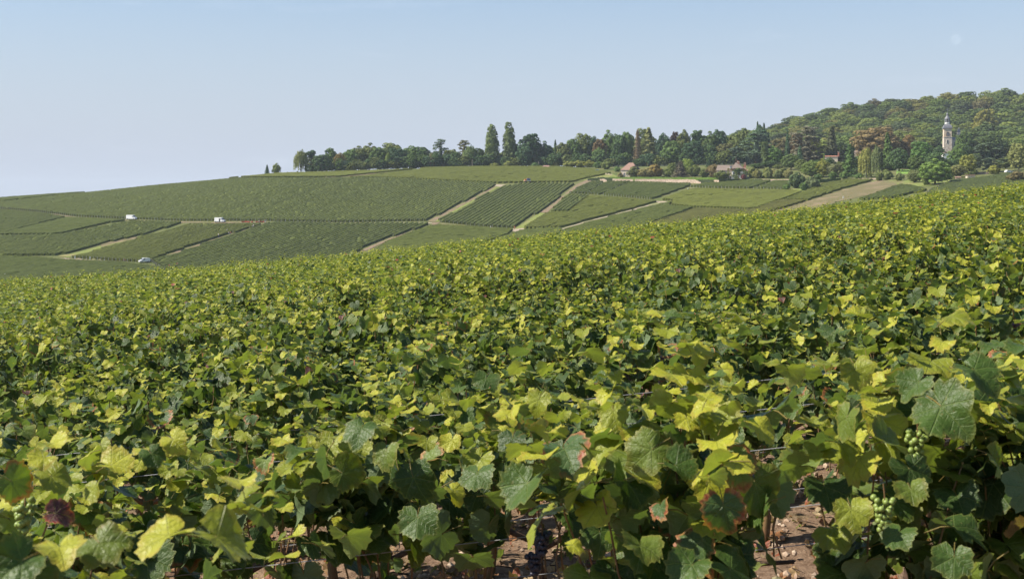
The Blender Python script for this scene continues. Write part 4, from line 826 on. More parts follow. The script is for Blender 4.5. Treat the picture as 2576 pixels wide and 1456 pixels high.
MB().add([(xg0, -.8, (451 - 430) * k), (xg1 + .9, -.8, (451 - 430) * k), (xg1 + .9, 8.3, (451 - 430) * k), (xg0, 8.3, (451 - 430) * k), (xg0, 3.5, (451 - 418) * k), (xg0 + .5, 3.5, (451 - 418) * k)], [(0, 1, 5, 4), (1, 2, 5), (2, 3, 4, 5), (3, 0, 4), (0, 3, 2, 1)]).build('side_roof', M_tile, villa)
# climbers on the villa front
rv = np.random.default_rng(5); P = np.stack([rv.uniform(x0 - 2.5, x1 + 2.2, 1500), rv.uniform(-2.9, -2.6, 1500), rv.uniform(0, zE, 1500)], -1)
keep = (np.sin(P[:, 0] * 1.3) + np.sin(P[:, 2] * 1.9 + P[:, 0]) + rv.normal(0, .5, 1500)) > -.15
cl = card_mesh('climber', cards(P[keep], np.tile([0, -1., .2], (keep.sum(), 1)), .22, rv), rv); obj('climber', cl, villa, M_tree, (.08, .10, .03))['label'] = 'green climbing plant on the white front'
P2 = P[::3] + np.array([-.2, -.1, 0]); k3 = (P2[:, 2] > zE * .75); cl2 = card_mesh('climber', cards(P2[k3], np.tile([0, -1., .2], (k3.sum(), 1)), .22, rv), rv); obj('climber', cl2, villa, M_tree, (.11, .03, .02))['label'] = 'red climbing plant under the eaves'
tree_px('pine', 1858, 420, 26, (.05, .075, .03), 'pine_tree', 'small spreading pine standing in front of the villa', base=451.5, group='garden and estate trees')
tree_px('bush', 1870, 436, 16, (.06, .02, .025), 'bush', 'dark maroon bush before the villa right corner', base=451.5, cat='bush', group='garden and estate trees')
house('estate_house', 'beige house with reddish roof edge half hidden by the garden trees', 2091, 412, 32, 394, 391.5, 9, M_render_wall, M_brick, [(2085, 404, 3, 4)], .1, [(2110, 383, 3.5)])
house('long_house', 'long brownish tiled roof with one chimney below the russet tree', 2176, 405, 50, 382, 371, 10, M_render_wall, M_tile_old, (), .2, [(2184, 367, 4)])
house('vine_shed', 'low beige shed with flat orange edged roof among vines at the far right', 2443, 449, 19, 441, 440, 6, M_render_wall, M_tile, (), .02, cat='shed')
house('garden_shed', 'tiny pinkish shed left of the beige vine shed', 2411, 452, 12, 446.5, 444, 4, M_stone, M_tile, (), .3, cat='shed')
house('tool_hut', 'tiny whitish hut between low bushes under the lawn', 2348 - 79, 449, 7, 444, 442, 3, M_white_wall, M_tile_old, (), .3, cat='hut')
p = hill_pt(2264, 430.5); e = tag(empty('garden_table', p), 'small white object like a covered table on the lawn edge', 'table'); MB().box(-1.6, 1.6, -.8, .8, .75, 1.05).build('tabletop', M_white_paint, e); [MB().box(sx_ * 1.4 - .08, sx_ * 1.4 + .08, sy_ * .6 - .08, sy_ * .6 + .08, 0, .747).build('leg', M_white_paint, e) for sx_ in (-1, 1) for sy_ in (-1, 1)]
# stone walls, with uneven coping and sloped ends
def wall_px(label, pts, mat=M_stone, thick=.6, lift=0, n=30, name='stone_wall', cat='wall', group=None, color=None, bumpy=.08, slope_end=False):
    a = np.array(pts, float); q = np.linspace(0, 1, n); d = np.linspace(0, 1, len(a)); U = np.interp(q, d, a[:, 0]); VT = np.interp(q, d, a[:, 1]); VB = np.interp(q, d, a[:, 2]); V = []
    for i in range(n):
        p = hill_pt(U[i], VB[i]); h = (VB[i] - VT[i]) / PX * p.y + rng.normal(0, bumpy)
        if slope_end and i == n - 1: h *= .25
        for dy_ in (-thick / 2, thick / 2):
            V += [(p.x, p.y + dy_, p.z - .5), (p.x, p.y + dy_, p.z + h)]
    F = []
    for i in range(n - 1):
        b0, b1 = 4 * i, 4 * i + 4; F += [(b0, b1, b1 + 1, b0 + 1), (b0 + 1, b1 + 1, b1 + 3, b0 + 3), (b0 + 3, b1 + 3, b1 + 2, b0 + 2)]
    F += [(0, 1, 3, 2), (4 * n - 4, 4 * n - 2, 4 * n - 1, 4 * n - 3)]
    me = np_mesh(name, np.array(V), [np.array(F)], False, {'Col': ('FLOAT_COLOR', np.ones((len(V), 4)))})
    return tag(obj(name, me, None, mat, color), label, cat, group)
G = 'old limestone walls on the hill'
wall_px('left shorter length of old limestone wall under the trimmed hedge', [(1541, 450, 457), (1592, 451, 458)], group=G)
wall_px('longest limestone wall, under the trimmed hedge, with sloping right end', [(1598, 450.5, 458), (1680, 451, 459), (1748, 452, 461), (1763, 459, 462.5)], n=60, group=G)
wall_px('rounded stub of stone wall left of the walls under the hedge', [(1509, 451, 457), (1517, 449.5, 457.5), (1526, 453, 458)], n=8, thick=1.5, group=G)
wall_px('lone stone stub between hedge end and villa gate', [(1794, 457, 461.5), (1799, 452, 462), (1808, 454, 463)], n=8, thick=1.5, group=G)
wall_px('thin pale wall below the orchard trees', [(1914, 451.5, 456), (1984, 451.5, 456.5)], group=G)
wall_px('low pale retaining wall under the weeping trees', [(2112, 451.5, 453.5), (2150, 449, 452), (2204, 448.5, 451.5)], group=G)
wall_px('pale wall among bushes in front of the dark cedar', [(2442, 433.5, 438.5), (2486, 433, 438)], group=G)
wall_px('whitish rubble edge beside the barn drive, left piece', [(1450, 431.5, 435), (1476, 433, 436.5)], group=G, n=14, mat=M_chalk, bumpy=.3)
wall_px('whitish rubble edge beside the barn drive, right piece', [(1522, 437, 440), (1540, 438, 441)], group=G, n=10, mat=M_chalk, bumpy=.3)
wall_px('low rubble wall at the bottom left beside the tan track', [(152, 648, 651), (176, 650, 653.5)], group=G, n=12, mat=M_chalk, bumpy=.2)
wall_px('short rubble wall right of the other one at the bottom left', [(188, 650, 653), (260, 655, 659)], group=G, n=18, mat=M_chalk, bumpy=.3)
wall_px('orange brown earth bank at the left wood edge', [(1000, 427, 430), (1068, 426, 429)], group=G, n=12, mat=M_plough) if False else None
def hedge(label, pts, color, thick=1.6, n=60, **kw): return wall_px(label, pts, M_hedge, thick, 0, n, 'hedge', 'hedge', 'clipped hedges by the villa', color, .12, **kw)
hedge('long straight bright green clipped hedge on top of the stone wall', [(1531, 445.5, 451), (1700, 446, 452), (1806, 446.5, 452.5)], (.12, .20, .035))
hedge('dark overgrown hedge left of the stone walls', [(1478, 450, 455), (1510, 446, 455), (1541, 448, 456)], (.04, .06, .025), n=20)
hedge('dark creeper covered bank between wall end and stone stub', [(1755, 452, 461), (1795, 452, 463)], (.045, .062, .028), n=24)
hedge('dark hedge between stone stub and villa', [(1808, 452, 462), (1835, 450, 460), (1880, 451, 456), (1914, 450, 456)], (.05, .075, .028), n=40)
hedge('flat green hedge line behind the orchard trees', [(1880, 414.5, 419), (1990, 414.5, 419)], (.06, .085, .03), n=40)
hedge('low green hedge below the right garden trees', [(1985, 451, 457), (2060, 452, 460), (2115, 448, 455)], (.06, .10, .03), n=40)

# ------------------------------------------------------------------ vehicles
def van(label, u, v, rz, L=5.6, H=2.55, W=2.0, nose=.95, open_door=False, small=False, name='white_van'):
    p = hill_pt(u, v); e = empty(name, p + Vector((0, 0, .1)), rz); tag(e, label, 'van', 'white vans parked on the hill'); a = L / 2
    if small: prof = [(-a, .45), (-a, 1.2), (-a + .12, 1.7), (-a + .45, H), (.2, H), (.75, H - .12), (1.35, 1.12), (a - .25, .92), (a, .7), (a, .35), (-a, .35)][:10]
    else: prof = [(-a, .4), (-a, 1.6), (-a + .1, H - .1), (-a + .3, H), (.9, H), (1.35, H - .14), (2.15, 1.35), (a - .15, 1.1), (a, .8), (a, .4)]
    MB().prism(prof, -W / 2, W / 2).build('body', M_white_paint, e, bevel=.07, smooth=False)
    r = .31 if small else .35
    for sx_ in (-a + .85, a - .9):
        for sy_ in (-1, 1):
            y0 = sy_ * (W / 2 - .1); wv = [(sx_ + r * math.cos(t) * q_, y0 + yy, r + .02 + r * math.sin(t) * q_) for yy in (-.13, .13) for q_ in (1,) for t in np.linspace(0, 2 * math.pi, 16, endpoint=False)]
            wh = MB().add(wv, [tuple(range(16)), tuple(range(31, 15, -1))] + [(i, i + 16, (i + 1) % 16 + 16, (i + 1) % 16) for i in range(16)]).build('wheel', M_tyre, e)
            wv = [(sx_ + r * .6 * math.cos(t), y0 + yy, r + .02 + r * .6 * math.sin(t)) for yy in (-.15, .15) for t in np.linspace(0, 2 * math.pi, 12, endpoint=False)]
            MB().add(wv, [tuple(range(12)), tuple(range(23, 11, -1))] + [(i, i + 12, (i + 1) % 12 + 12, (i + 1) % 12) for i in range(12)]).build('rim', M_rim, wh)
    # glass
    if small: (xa, za), (xb, zb_) = (.80, H - .16), (1.30, 1.17)
    else: (xa, za), (xb, zb_) = (1.40, H - .2), (2.10, 1.42)
    nx, nz_ = (za - zb_), (xb - xa); l = math.hypot(nx, nz_); nx, nz_ = nx / l * .03, nz_ / l * .03
    MB().add([(xa + nx, -W / 2 + .18, za + nz_), (xa + nx, W / 2 - .18, za + nz_), (xb + nx, W / 2 - .1, zb_ + nz_), (xb + nx, -W / 2 + .1, zb_ + nz_), (xa - nx, -W / 2 + .18, za - nz_), (xa - nx, W / 2 - .18, za - nz_), (xb - nx, W / 2 - .1, zb_ - nz_), (xb - nx, -W / 2 + .1, zb_ - nz_)],
             [(0, 1, 2, 3), (7, 6, 5, 4), (0, 4, 5, 1), (1, 5, 6, 2), (2, 6, 7, 3), (3, 7, 4, 0)]).build('windscreen', M_glass, e)
    for sy_ in (-1, 1):
        ya, yb = sy_ * W / 2 - .015, sy_ * W / 2 + .015
        sw = [(.0, H - .25), (.65, H - .25), (1.15, 1.15), (.0, 1.15)] if small else [(.95, H - .5), (1.3, H - .45), (1.85, 1.45), (.95, 1.45)]
        MB().prism(sw, ya, yb).build('side_window', M_glass, e)
        MB().box(a - .2, a + .02, sy_ * (W / 2 - .35) - .2, sy_ * (W / 2 - .35) + .2, .75, .95).build('headlight', M_lamp, e)
        MB().box(-a - .03, -a + .03, sy_ * (W / 2 - .15) - .1, sy_ * (W / 2 - .15) + .1, .9, 1.4).build('tail_light', M_redlamp, e)
        MB().box(xb - .45, xb - .25, sy_ * (W / 2 + .15) - .1, sy_ * (W / 2 + .15) + .1, zb_ + .1, zb_ + .35).build('mirror', M_dark, e)
    MB().box(a - .05, a + .06, -W / 2 + .1, W / 2 - .1, .3, .55).build('bumper', M_grey, e)
    MB().box(-a - .06, -a + .05, -W / 2 + .1, W / 2 - .1, .3, .5).build('bumper', M_grey, e)
    if open_door: MB().box(-.1, .75, -W / 2 - .02, -W / 2 + .02, .5, H - .45).build('door_opening', M_dark, e)
    return e
van('white high roof van parked on the headland at the left, side doors closed', 331, 553, R(-22), 5.9, 2.5)
van('white van with dark open side door beside the pickers red crates', 553.5, 560, R(-20), 5.6, 2.5, open_door=True)
van('small white delivery van with rounded roof, facing left by the tan track', 363, 661, R(216), 4.5, 1.9, 1.85, small=True)
def car(label, u, v, rz, mat, name='parked_car'):
    p = hill_pt(u, v); e = empty(name, p, rz); tag(e, label, 'car'); a, W, H = 2.1, 1.75, 1.45
    MB().prism([(-a, .35), (-a, .95), (-a + .35, 1.0), (-a + .9, H), (.4, H), (1.1, .95), (a - .1, .85), (a, .6), (a, .3)], -W / 2, W / 2).build('body', mat, e, bevel=.05)
    MB().prism([(-a + .75, 1.02), (-a + 1.0, H - .1), (.35, H - .1), (.9, 1.0)], -W / 2 - .01, W / 2 + .01).build('side_window', M_glass, e)
    for sx_ in (-1.3, 1.3):
        for sy_ in (-1, 1):
            V_ = [(sx_ + .3 * math.cos(t), sy_ * (W / 2 - .08) + yy, .3 + .3 * math.sin(t)) for yy in (-.1, .1) for t in np.linspace(0, 2 * math.pi, 12, endpoint=False)]
            MB().add(V_, [tuple(range(12)), tuple(range(23, 11, -1))] + [(i, i + 12, (i + 1) % 12 + 12, (i + 1) % 12) for i in range(12)]).build('wheel', M_tyre, e)
car('white car half hidden by vines before the left wood', 984, 428.5, R(10), M_white_paint)
car('blue and white car on the drive left of the barn', 1505, 433, R(-15), M_blue)
car('pale grey car partly hidden at the right edge below the dark cedar', 2537, 435, R(20), M_white_paint)
# straddle tractor
p = hill_pt(1327, 461); e = empty('straddle_tractor', p, R(190)); tag(e, 'orange and blue straddle tractor working over the vines', 'tractor')
MB().prism([(-1.7, 1.7), (-1.7, 2.6), (-.2, 2.9), (.4, 2.9), (.4, 1.7)], -.9, .9).build('cab', M_blue, e, bevel=.05)
MB().box(-1.8, .5, -1., 1., 2.93, 3.1).build('cab_roof', M_red, e)
MB().prism([(.42, 1.5), (.42, 2.6), (1.6, 2.45), (2.1, 2.0), (2.1, 1.5)], -.8, .8).build('engine_cover', M_orange, e, bevel=.06)
MB().box(-1.9, 2.1, -1., 1., 1.25, 1.48).build('chassis', M_white_wall, e)
MB().box(-1.5, 0.1, -.93, .93, 2.0, 2.5).build('cab_window', M_glass, e)
for sx_ in (-1.5, 1.6):
    for sy_ in (-1, 1):
        MB().box(sx_ - .15, sx_ + .15, sy_ * .9 - .1, sy_ * .9 + .1, .5, 1.25).build('leg', M_orange, e)
        V_ = [(sx_ + .5 * math.cos(t), sy_ * .9 + yy, .5 + .5 * math.sin(t)) for yy in (-.16, .16) for t in np.linspace(0, 2 * math.pi, 14, endpoint=False)]
        MB().add(V_, [tuple(range(14)), tuple(range(27, 13, -1))] + [(i, i + 14, (i + 1) % 14 + 14, (i + 1) % 14) for i in range(14)]).build('wheel', M_tyre, e)

# ------------------------------------------------------------------ people, crates, markers
def skin_body(joints, edges, radii, name='body'):
    me = bpy.data.meshes.new(name); me.from_pydata(joints, edges, []); o = bpy.data.objects.new(name, me); col.objects.link(o)
    m = o.modifiers.new('skin', 'SKIN'); o.modifiers.new('sub', 'SUBSURF').levels = 1
    for i, r_ in enumerate(radii): me.skin_vertices[0].data[i].radius = (r_, r_)
    me.skin_vertices[0].data[0].use_root = True
    dg = bpy.context.evaluated_depsgraph_get(); m2 = bpy.data.meshes.new_from_object(o.evaluated_get(dg)); bpy.data.objects.remove(o); m2.name = name; return m2
def person_meshes(bend):
    b = bend; s_, c_b = math.sin(b), math.cos(b)
    hip = (0, 0, .93); ch_ = (0, -.45 * s_, .93 + .45 * c_b); nk = (0, -.58 * s_, .93 + .58 * c_b); hd = (0, -.74 * s_, .93 + .76 * c_b); ht = (0, -.8 * s_, .93 + .84 * c_b)
    J = [hip, (0, -.22 * s_, .93 + .22 * c_b), ch_, nk, hd, ht]; E = [(0, 1), (1, 2), (2, 3), (3, 4), (4, 5)]; Rr = [.14, .13, .15, .06, .10, .07]
    for s in (-1, 1):
        n = len(J); J += [(s * .10, 0, .85), (s * .12, -.05, .48), (s * .12, .02, .08), (s * .12, -.14, .04)]; E += [(0, n), (n, n + 1), (n + 1, n + 2), (n + 2, n + 3)]; Rr += [.095, .06, .045, .035]
        n = len(J); sh = (s * .19, ch_[1], ch_[2] + .04); el = (s * .24, ch_[1] - .12, ch_[2] - .24); wr = (s * .16, ch_[1] - .34, ch_[2] - .30 if b < .5 else ch_[2] - .45)
        J += [sh, el, wr, (wr[0], wr[1] - .08, wr[2] - .04)]; E += [(2, n), (n, n + 1), (n + 1, n + 2), (n + 2, n + 3)]; Rr += [.065, .045, .032, .03]
    body = skin_body(J, E, Rr)
    SJ = [(0, 0, .97), J[1], ch_]; SE = [(0, 1), (1, 2)]; SR = [.165, .15, .17]
    for s in (-1, 1):
        n = len(SJ); SJ += [(s * .19, ch_[1], ch_[2] + .04), (s * .235, ch_[1] - .10, ch_[2] - .20)]; SE += [(2, n), (n, n + 1)]; SR += [.08, .06]
    shirt = skin_body(SJ, SE, SR, 'shirt')
    TJ = [(0, 0, .93)]; TE, TR = [], [.155]
    for s in (-1, 1):
        n = len(TJ); TJ += [(s * .10, 0, .85), (s * .12, -.05, .48), (s * .12, .02, .14)]; TE += [(0, n), (n, n + 1), (n + 1, n + 2)]; TR += [.11, .078, .06]
    trousers = skin_body(TJ, TE, TR, 'trousers')
    bm = bmesh.new(); bmesh.ops.create_icosphere(bm, subdivisions=2, radius=.125)
    for v_ in bm.verts: v_.co.x *= .85; v_.co += Vector((hd[0], hd[1] + .03, hd[2] + .03))
    bmesh.ops.delete(bm, geom=[v_ for v_ in bm.verts if v_.co.z < hd[2] + .0], context='VERTS'); hair = bpy.data.meshes.new('hair'); bm.to_mesh(hair); bm.free()
    return body, shirt, trousers, hair
PM = [person_meshes(.1), person_meshes(.9)]
def person(label, u, v, rz, shirt_m, trouser_m, pose=0, hair_m=None, sc=1.0):
    e = empty('person', hill_pt(u, v) + Vector((0, 0, .12)), rz, (sc, sc, sc)); tag(e, label, 'person', 'grape pickers on the hill')
    for me_, nm, m_ in zip(PM[pose], ('body', 'shirt', 'trousers', 'hair'), (M_skin, shirt_m, trouser_m, hair_m or M_hair)):
        me2 = me_.copy(); me2.materials.clear(); obj(nm, me2, e, m_)
person('picker in maroon top beside a yellow bucket on the bottom left track', 314, 662, R(20), M_cloth_maroon, M_cloth_blue)
person('picker in white shirt lowest of the group near the thin tan track', 550, 597, R(-30), M_cloth_white, M_cloth_blue)
person('picker in white shirt highest in the vines right of the white van', 571, 585, R(40), M_cloth_white, M_cloth_blue)
person('picker in white shirt standing next to an orange crate load', 576, 592, R(0), M_cloth_white, M_cloth_blue)
person('picker in orange vest beside the picker in white shirt', 580.5, 592, R(10), M_cloth_orange, M_cloth_blue)
person('bent picker in pale blue clothes left of a pair by the dark row', 634, 575, R(70), M_cloth_pale, M_cloth_blue, 1)
person('picker in white and pale blue beside the dark row', 638, 573, R(-60), M_cloth_white, M_cloth_pale)
person('picker in white by the red crates at their right end', 652, 563, R(-60), M_cloth_white, M_cloth_blue)
person('picker in white at the very top corner of the crates', 667, 561, R(30), M_cloth_white, M_cloth_pale)
person('person in red orange clothes at the lower end of the wide path', 1294.5, 578, R(0), M_cloth_orange, M_red)
person('picker in red leaning over the last rows at the bottom left', 445, 671, R(60), M_red, M_red, 1, sc=1.1)
person('picker in red and yellow half hidden by the near vines', 426, 676, R(0), M_red, M_yellow)
p = hill_pt(318.5, 662.5) + Vector((0, 0, .12)); e = tag(empty('bucket', p), 'yellow bucket on the tan track at the feet of a picker', 'bucket')
MB().lathe([(.24, 0), (.32, .65), (.34, .66), (.30, .66), (.22, .05)], 12).build('pail', M_yellow, e); MB().tube([(-.32, 0, .66), (-.2, 0, .9), (.2, 0, .9), (.32, 0, .66)], [.02] * 4).build('handle', M_grey, e)
def crate_parts(e, mat):
    MB().box(-.4, .4, -.28, .28, 0, .05).build('bottom', mat, e)
    for a_ in ((-.4, .4, -.28, -.24), (-.4, .4, .24, .28)): MB().box(*a_, .053, .55).build('side', mat, e)
    for a_ in ((-.4, -.36, -.237, .237), (.36, .4, -.237, .237)): MB().box(*a_, .053, .55).build('side', mat, e)
proto_crate = None
for i, (u, v) in enumerate([(609, 559.5), (612.5, 559.6), (616, 559.5), (619.5, 559.7), (623, 559.5), (626.5, 559.8), (634, 559.8), (645, 559.8), (650, 559.9), (655, 559.7), (659, 559.8), (663, 559.6), (619, 567)]):
    p = hill_pt(u, v) + Vector((0, 0, .13)); lab = 'lone red crate set down in the vines below the crate line' if i == 12 else 'red grape crate in the line along the headland by the pickers'
    if proto_crate is None: e = empty('grape_crate', p, R(10)); crate_parts(e, M_red); proto_crate = e
    else:
        e = proto_crate.copy(); col.objects.link(e); e.location = p; e.rotation_euler = (0, 0, random.uniform(-.5, .5))
        for c in [c for c in bpy.data.objects if c.parent is proto_crate]:
            c2 = c.copy(); col.objects.link(c2); c2.parent = e
    tag(e, lab, 'crate', None if i == 12 else 'red grape crates on the headland'); e.scale = (.95, .95, .95)
    if i == 12 and 'group' in e: del e['group']
for u, v, h, lb in [(188.5, 652, .95, 'white marker post at the left end of the tan track'), (226.5, 653, .9, 'white marker post second from the left on the tan track'), (262, 658, .5, 'very low white marker stone on the tan track'), (400, 672, .5, 'white marker stone at the track bend near the small van'), (12, 697, 1.0, 'white marker post at the far left edge over the near vines'), (71, 699, .8, 'white marker post at the left just over the near vines'), (1296 - 62, 574, .9, 'white marker post below the steep striped parcel'), (1731, 477, .7, 'white marker stone at the left end of the villa track'), (2121.5, 500, .9, 'pale stake in the ploughed field') ]:
    p = hill_pt(u, v); MBo = MB().box(-.18, .18, -.18, .18, 0, h * 1.2); MBo.box(-.24, .24, -.24, .24, h * 1.2 + .003, h * 1.2 + .12); o = MBo.build('marker_post', M_white_wall); o.location = p; tag(o, lb, 'post', 'white marker posts')
for u, v, h, lb in [(1188, 404, 20, 'thin grey pole left of the twin giant conifers'), (1355, 408, 14, 'thin grey pole at the wood edge right of the twin conifers')]:
    p = at_depth(u, atu(D_top, u) - 6); o = MB().lathe([(.2, -.5), (.14, h * .28)], 8).build('utility_pole', M_bark_pale); o.location = p; tag(o, lb, 'pole')

# ------------------------------------------------------------------ moon
Ym = 15000.; mo = Vector(((2405 - U0) / PX * Ym, Ym, EYE + (VH - 100) / PX * Ym))
bm = bmesh.new(); bmesh.ops.create_icosphere(bm, subdivisions=4, radius=12.5 / PX * Ym); me = bpy.data.meshes.new('moon'); bm.to_mesh(me); bm.free(); me.polygons.foreach_set('use_smooth', [True] * len(me.polygons))
m, t, b = new_mat('pale_moon'); tr = t.nodes.new('ShaderNodeBsdfTransparent'); df = t.nodes.new('ShaderNodeBsdfDiffuse'); ad = t.nodes.new('ShaderNodeAddShader')
f = noise(t, 2.2, 3, .5, N(t, 'ShaderNodeTexCoord').outputs['Generated']); t.links.new(mixc(t, maprange(t, f, .4, .6), (.030, .030, .028), (.012, .012, .011)), df.inputs[0])
t.links.new(tr.outputs[0], ad.inputs[0]); t.links.new(df.outputs[0], ad.inputs[1]); t.links.new(ad.outputs[0], t.nodes['Material Output'].inputs[0]); t.nodes.remove(b)
o = obj('moon', me, None, m); o.location = mo; tag(o, 'faint pale daytime moon in the upper right sky', 'moon')

# ------------------------------------------------------------------ near vineyard: leaf shapes
OUT = [(0, 1.0), (8, .93), (16, .88), (24, .84), (32, .82), (40, .86), (48, .90), (55, .91), (63, .86), (71, .81), (80, .77), (89, .78), (98, .79), (108, .77), (118, .74), (129, .71), (140, .68), (151, .63), (161, .52), (169, .30)]
def leaf_geom(shape, hi=True, flat=False):
    r = np.random.default_rng(300 + shape); seq = OUT if hi else OUT[::3] + [OUT[-2]]
    if not hi: seq = [(0, 1.), (28, .84), (52, .91), (80, .78), (115, .75), (155, .58)]
    dep = r.uniform(.7, 1.35); seq = [(a, max(.2, 1 - (1 - q) * dep) if a < 150 else q) for a, q in seq]
    def edge(a, q, i, sg):
        am = (.02 + .07 * r.random()) * (1 if i % 2 else -1) if hi else 0
        return (sg * (a + (r.normal(0, 1.6) if hi and 0 < a < 165 else 0)), q * (1 + am + r.normal(0, .025)) * (1 + sg * asym * math.sin(math.radians(a))))
    asym = r.uniform(-.12, .12)
    right = [edge(a, q, i, 1) for i, (a, q) in enumerate(seq)]; left = [edge(a, q, i + (r.random() < .3), -1) for i, (a, q) in enumerate(seq[1:])][::-1]
    ring = left + right; m = len(ring); A = np.radians([a for a, _ in ring]); Q = np.array([q for _, q in ring])
    P = np.stack([np.sin(A) * Q, np.cos(A) * Q], -1); fold, droop, curl, ph = r.uniform(-.1, .65), r.uniform(.0, .65), r.uniform(-.2, .42), r.uniform(0, 6); twist = r.uniform(-.35, .35)
    def lift(p, e):
        x, y = p[:, 0], p[:, 1]; q = np.hypot(x, y); an = np.arctan2(x, y)
        return fold * np.abs(x) - droop * np.clip(y, 0, None) ** 2 - curl * q * q + .15 * q * q * np.sin(an * 3.5 + ph) + twist * x * y + (.03 * np.cos(an * 10) * q if hi else 0)
    if hi:
        mid = P * .55; Vp = np.concatenate([[[0, 0]], mid, P]); e = np.concatenate([[0], np.full(m, .55), np.ones(m)])
        F3 = np.array([(0, 1 + i + 1, 1 + i) for i in range(m - 1)]); F4 = np.array([(1 + i, 1 + i + 1, 1 + m + i + 1, 1 + m + i) for i in range(m - 1)])
        F3 = F3[:, ::1]; faces = [F3, F4[:, ::-1][:, ::-1]]
        F3t = F3; 
    else:
        Vp = np.concatenate([[[0, 0]], P]); e = np.concatenate([[0], np.ones(m)]); faces = [np.array([(0, 1 + i + 1, 1 + i) for i in range(m - 1)])]
    V = np.column_stack([Vp, lift(Vp, e)]); lp = np.column_stack([Vp, e])
    if hi:          # orient so +Z is the upper face
        faces = [F3, F4]
        n = np.cross(V[F3[0, 1]] - V[F3[0, 0]], V[F3[0, 2]] - V[F3[0, 0]]); faces[0] = F3 if n[2] > 0 else F3[:, ::-1]
        n = np.cross(V[F4[3, 1]] - V[F4[3, 0]], V[F4[3, 2]] - V[F4[3, 0]]); faces[1] = F4 if n[2] > 0 else F4[:, ::-1]
    else:
        n = np.cross(V[faces[0][0, 1]] - V[0], V[faces[0][0, 2]] - V[0]); faces[0] = faces[0] if n[2] > 0 else faces[0][:, ::-1]
    return V, faces, lp
NS = 10
HI = [leaf_geom(i, True) for i in range(NS)]; LO = [leaf_geom(i, False) for i in range(NS)]
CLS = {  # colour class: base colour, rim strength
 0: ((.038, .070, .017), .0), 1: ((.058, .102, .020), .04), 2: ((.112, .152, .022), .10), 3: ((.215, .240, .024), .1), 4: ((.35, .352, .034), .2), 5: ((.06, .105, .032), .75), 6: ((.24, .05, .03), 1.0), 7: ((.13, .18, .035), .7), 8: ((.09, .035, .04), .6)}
leaf_meshes = {}
PET = tube([(0, -.0, 0), (0, -.35, -.10), (0, -.75, -.38)], [.022, .018, .022], 4)
def leaf_mesh(shape, cls):
    if (shape, cls) not in leaf_meshes:
        V, faces, lp = HI[shape]; n0 = len(V); c, rim = CLS[cls]; pv, pf = PET
        C = np.tile([*c, rim], (n0, 1)); C = np.concatenate([C, np.tile([.22, .16, .05, 0], (len(pv), 1))]); LPc = np.concatenate([lp, np.tile([.5, .2, 0], (len(pv), 1))])
        leaf_meshes[shape, cls] = np_mesh('leaf', np.concatenate([V, pv]), [faces[0], np.concatenate([faces[1], pf + n0])], True, {'Col': ('FLOAT_COLOR', C), 'lp': ('FLOAT_VECTOR', LPc)}); leaf_meshes[shape, cls].materials.append(M_leaf)
    return leaf_meshes[shape, cls]

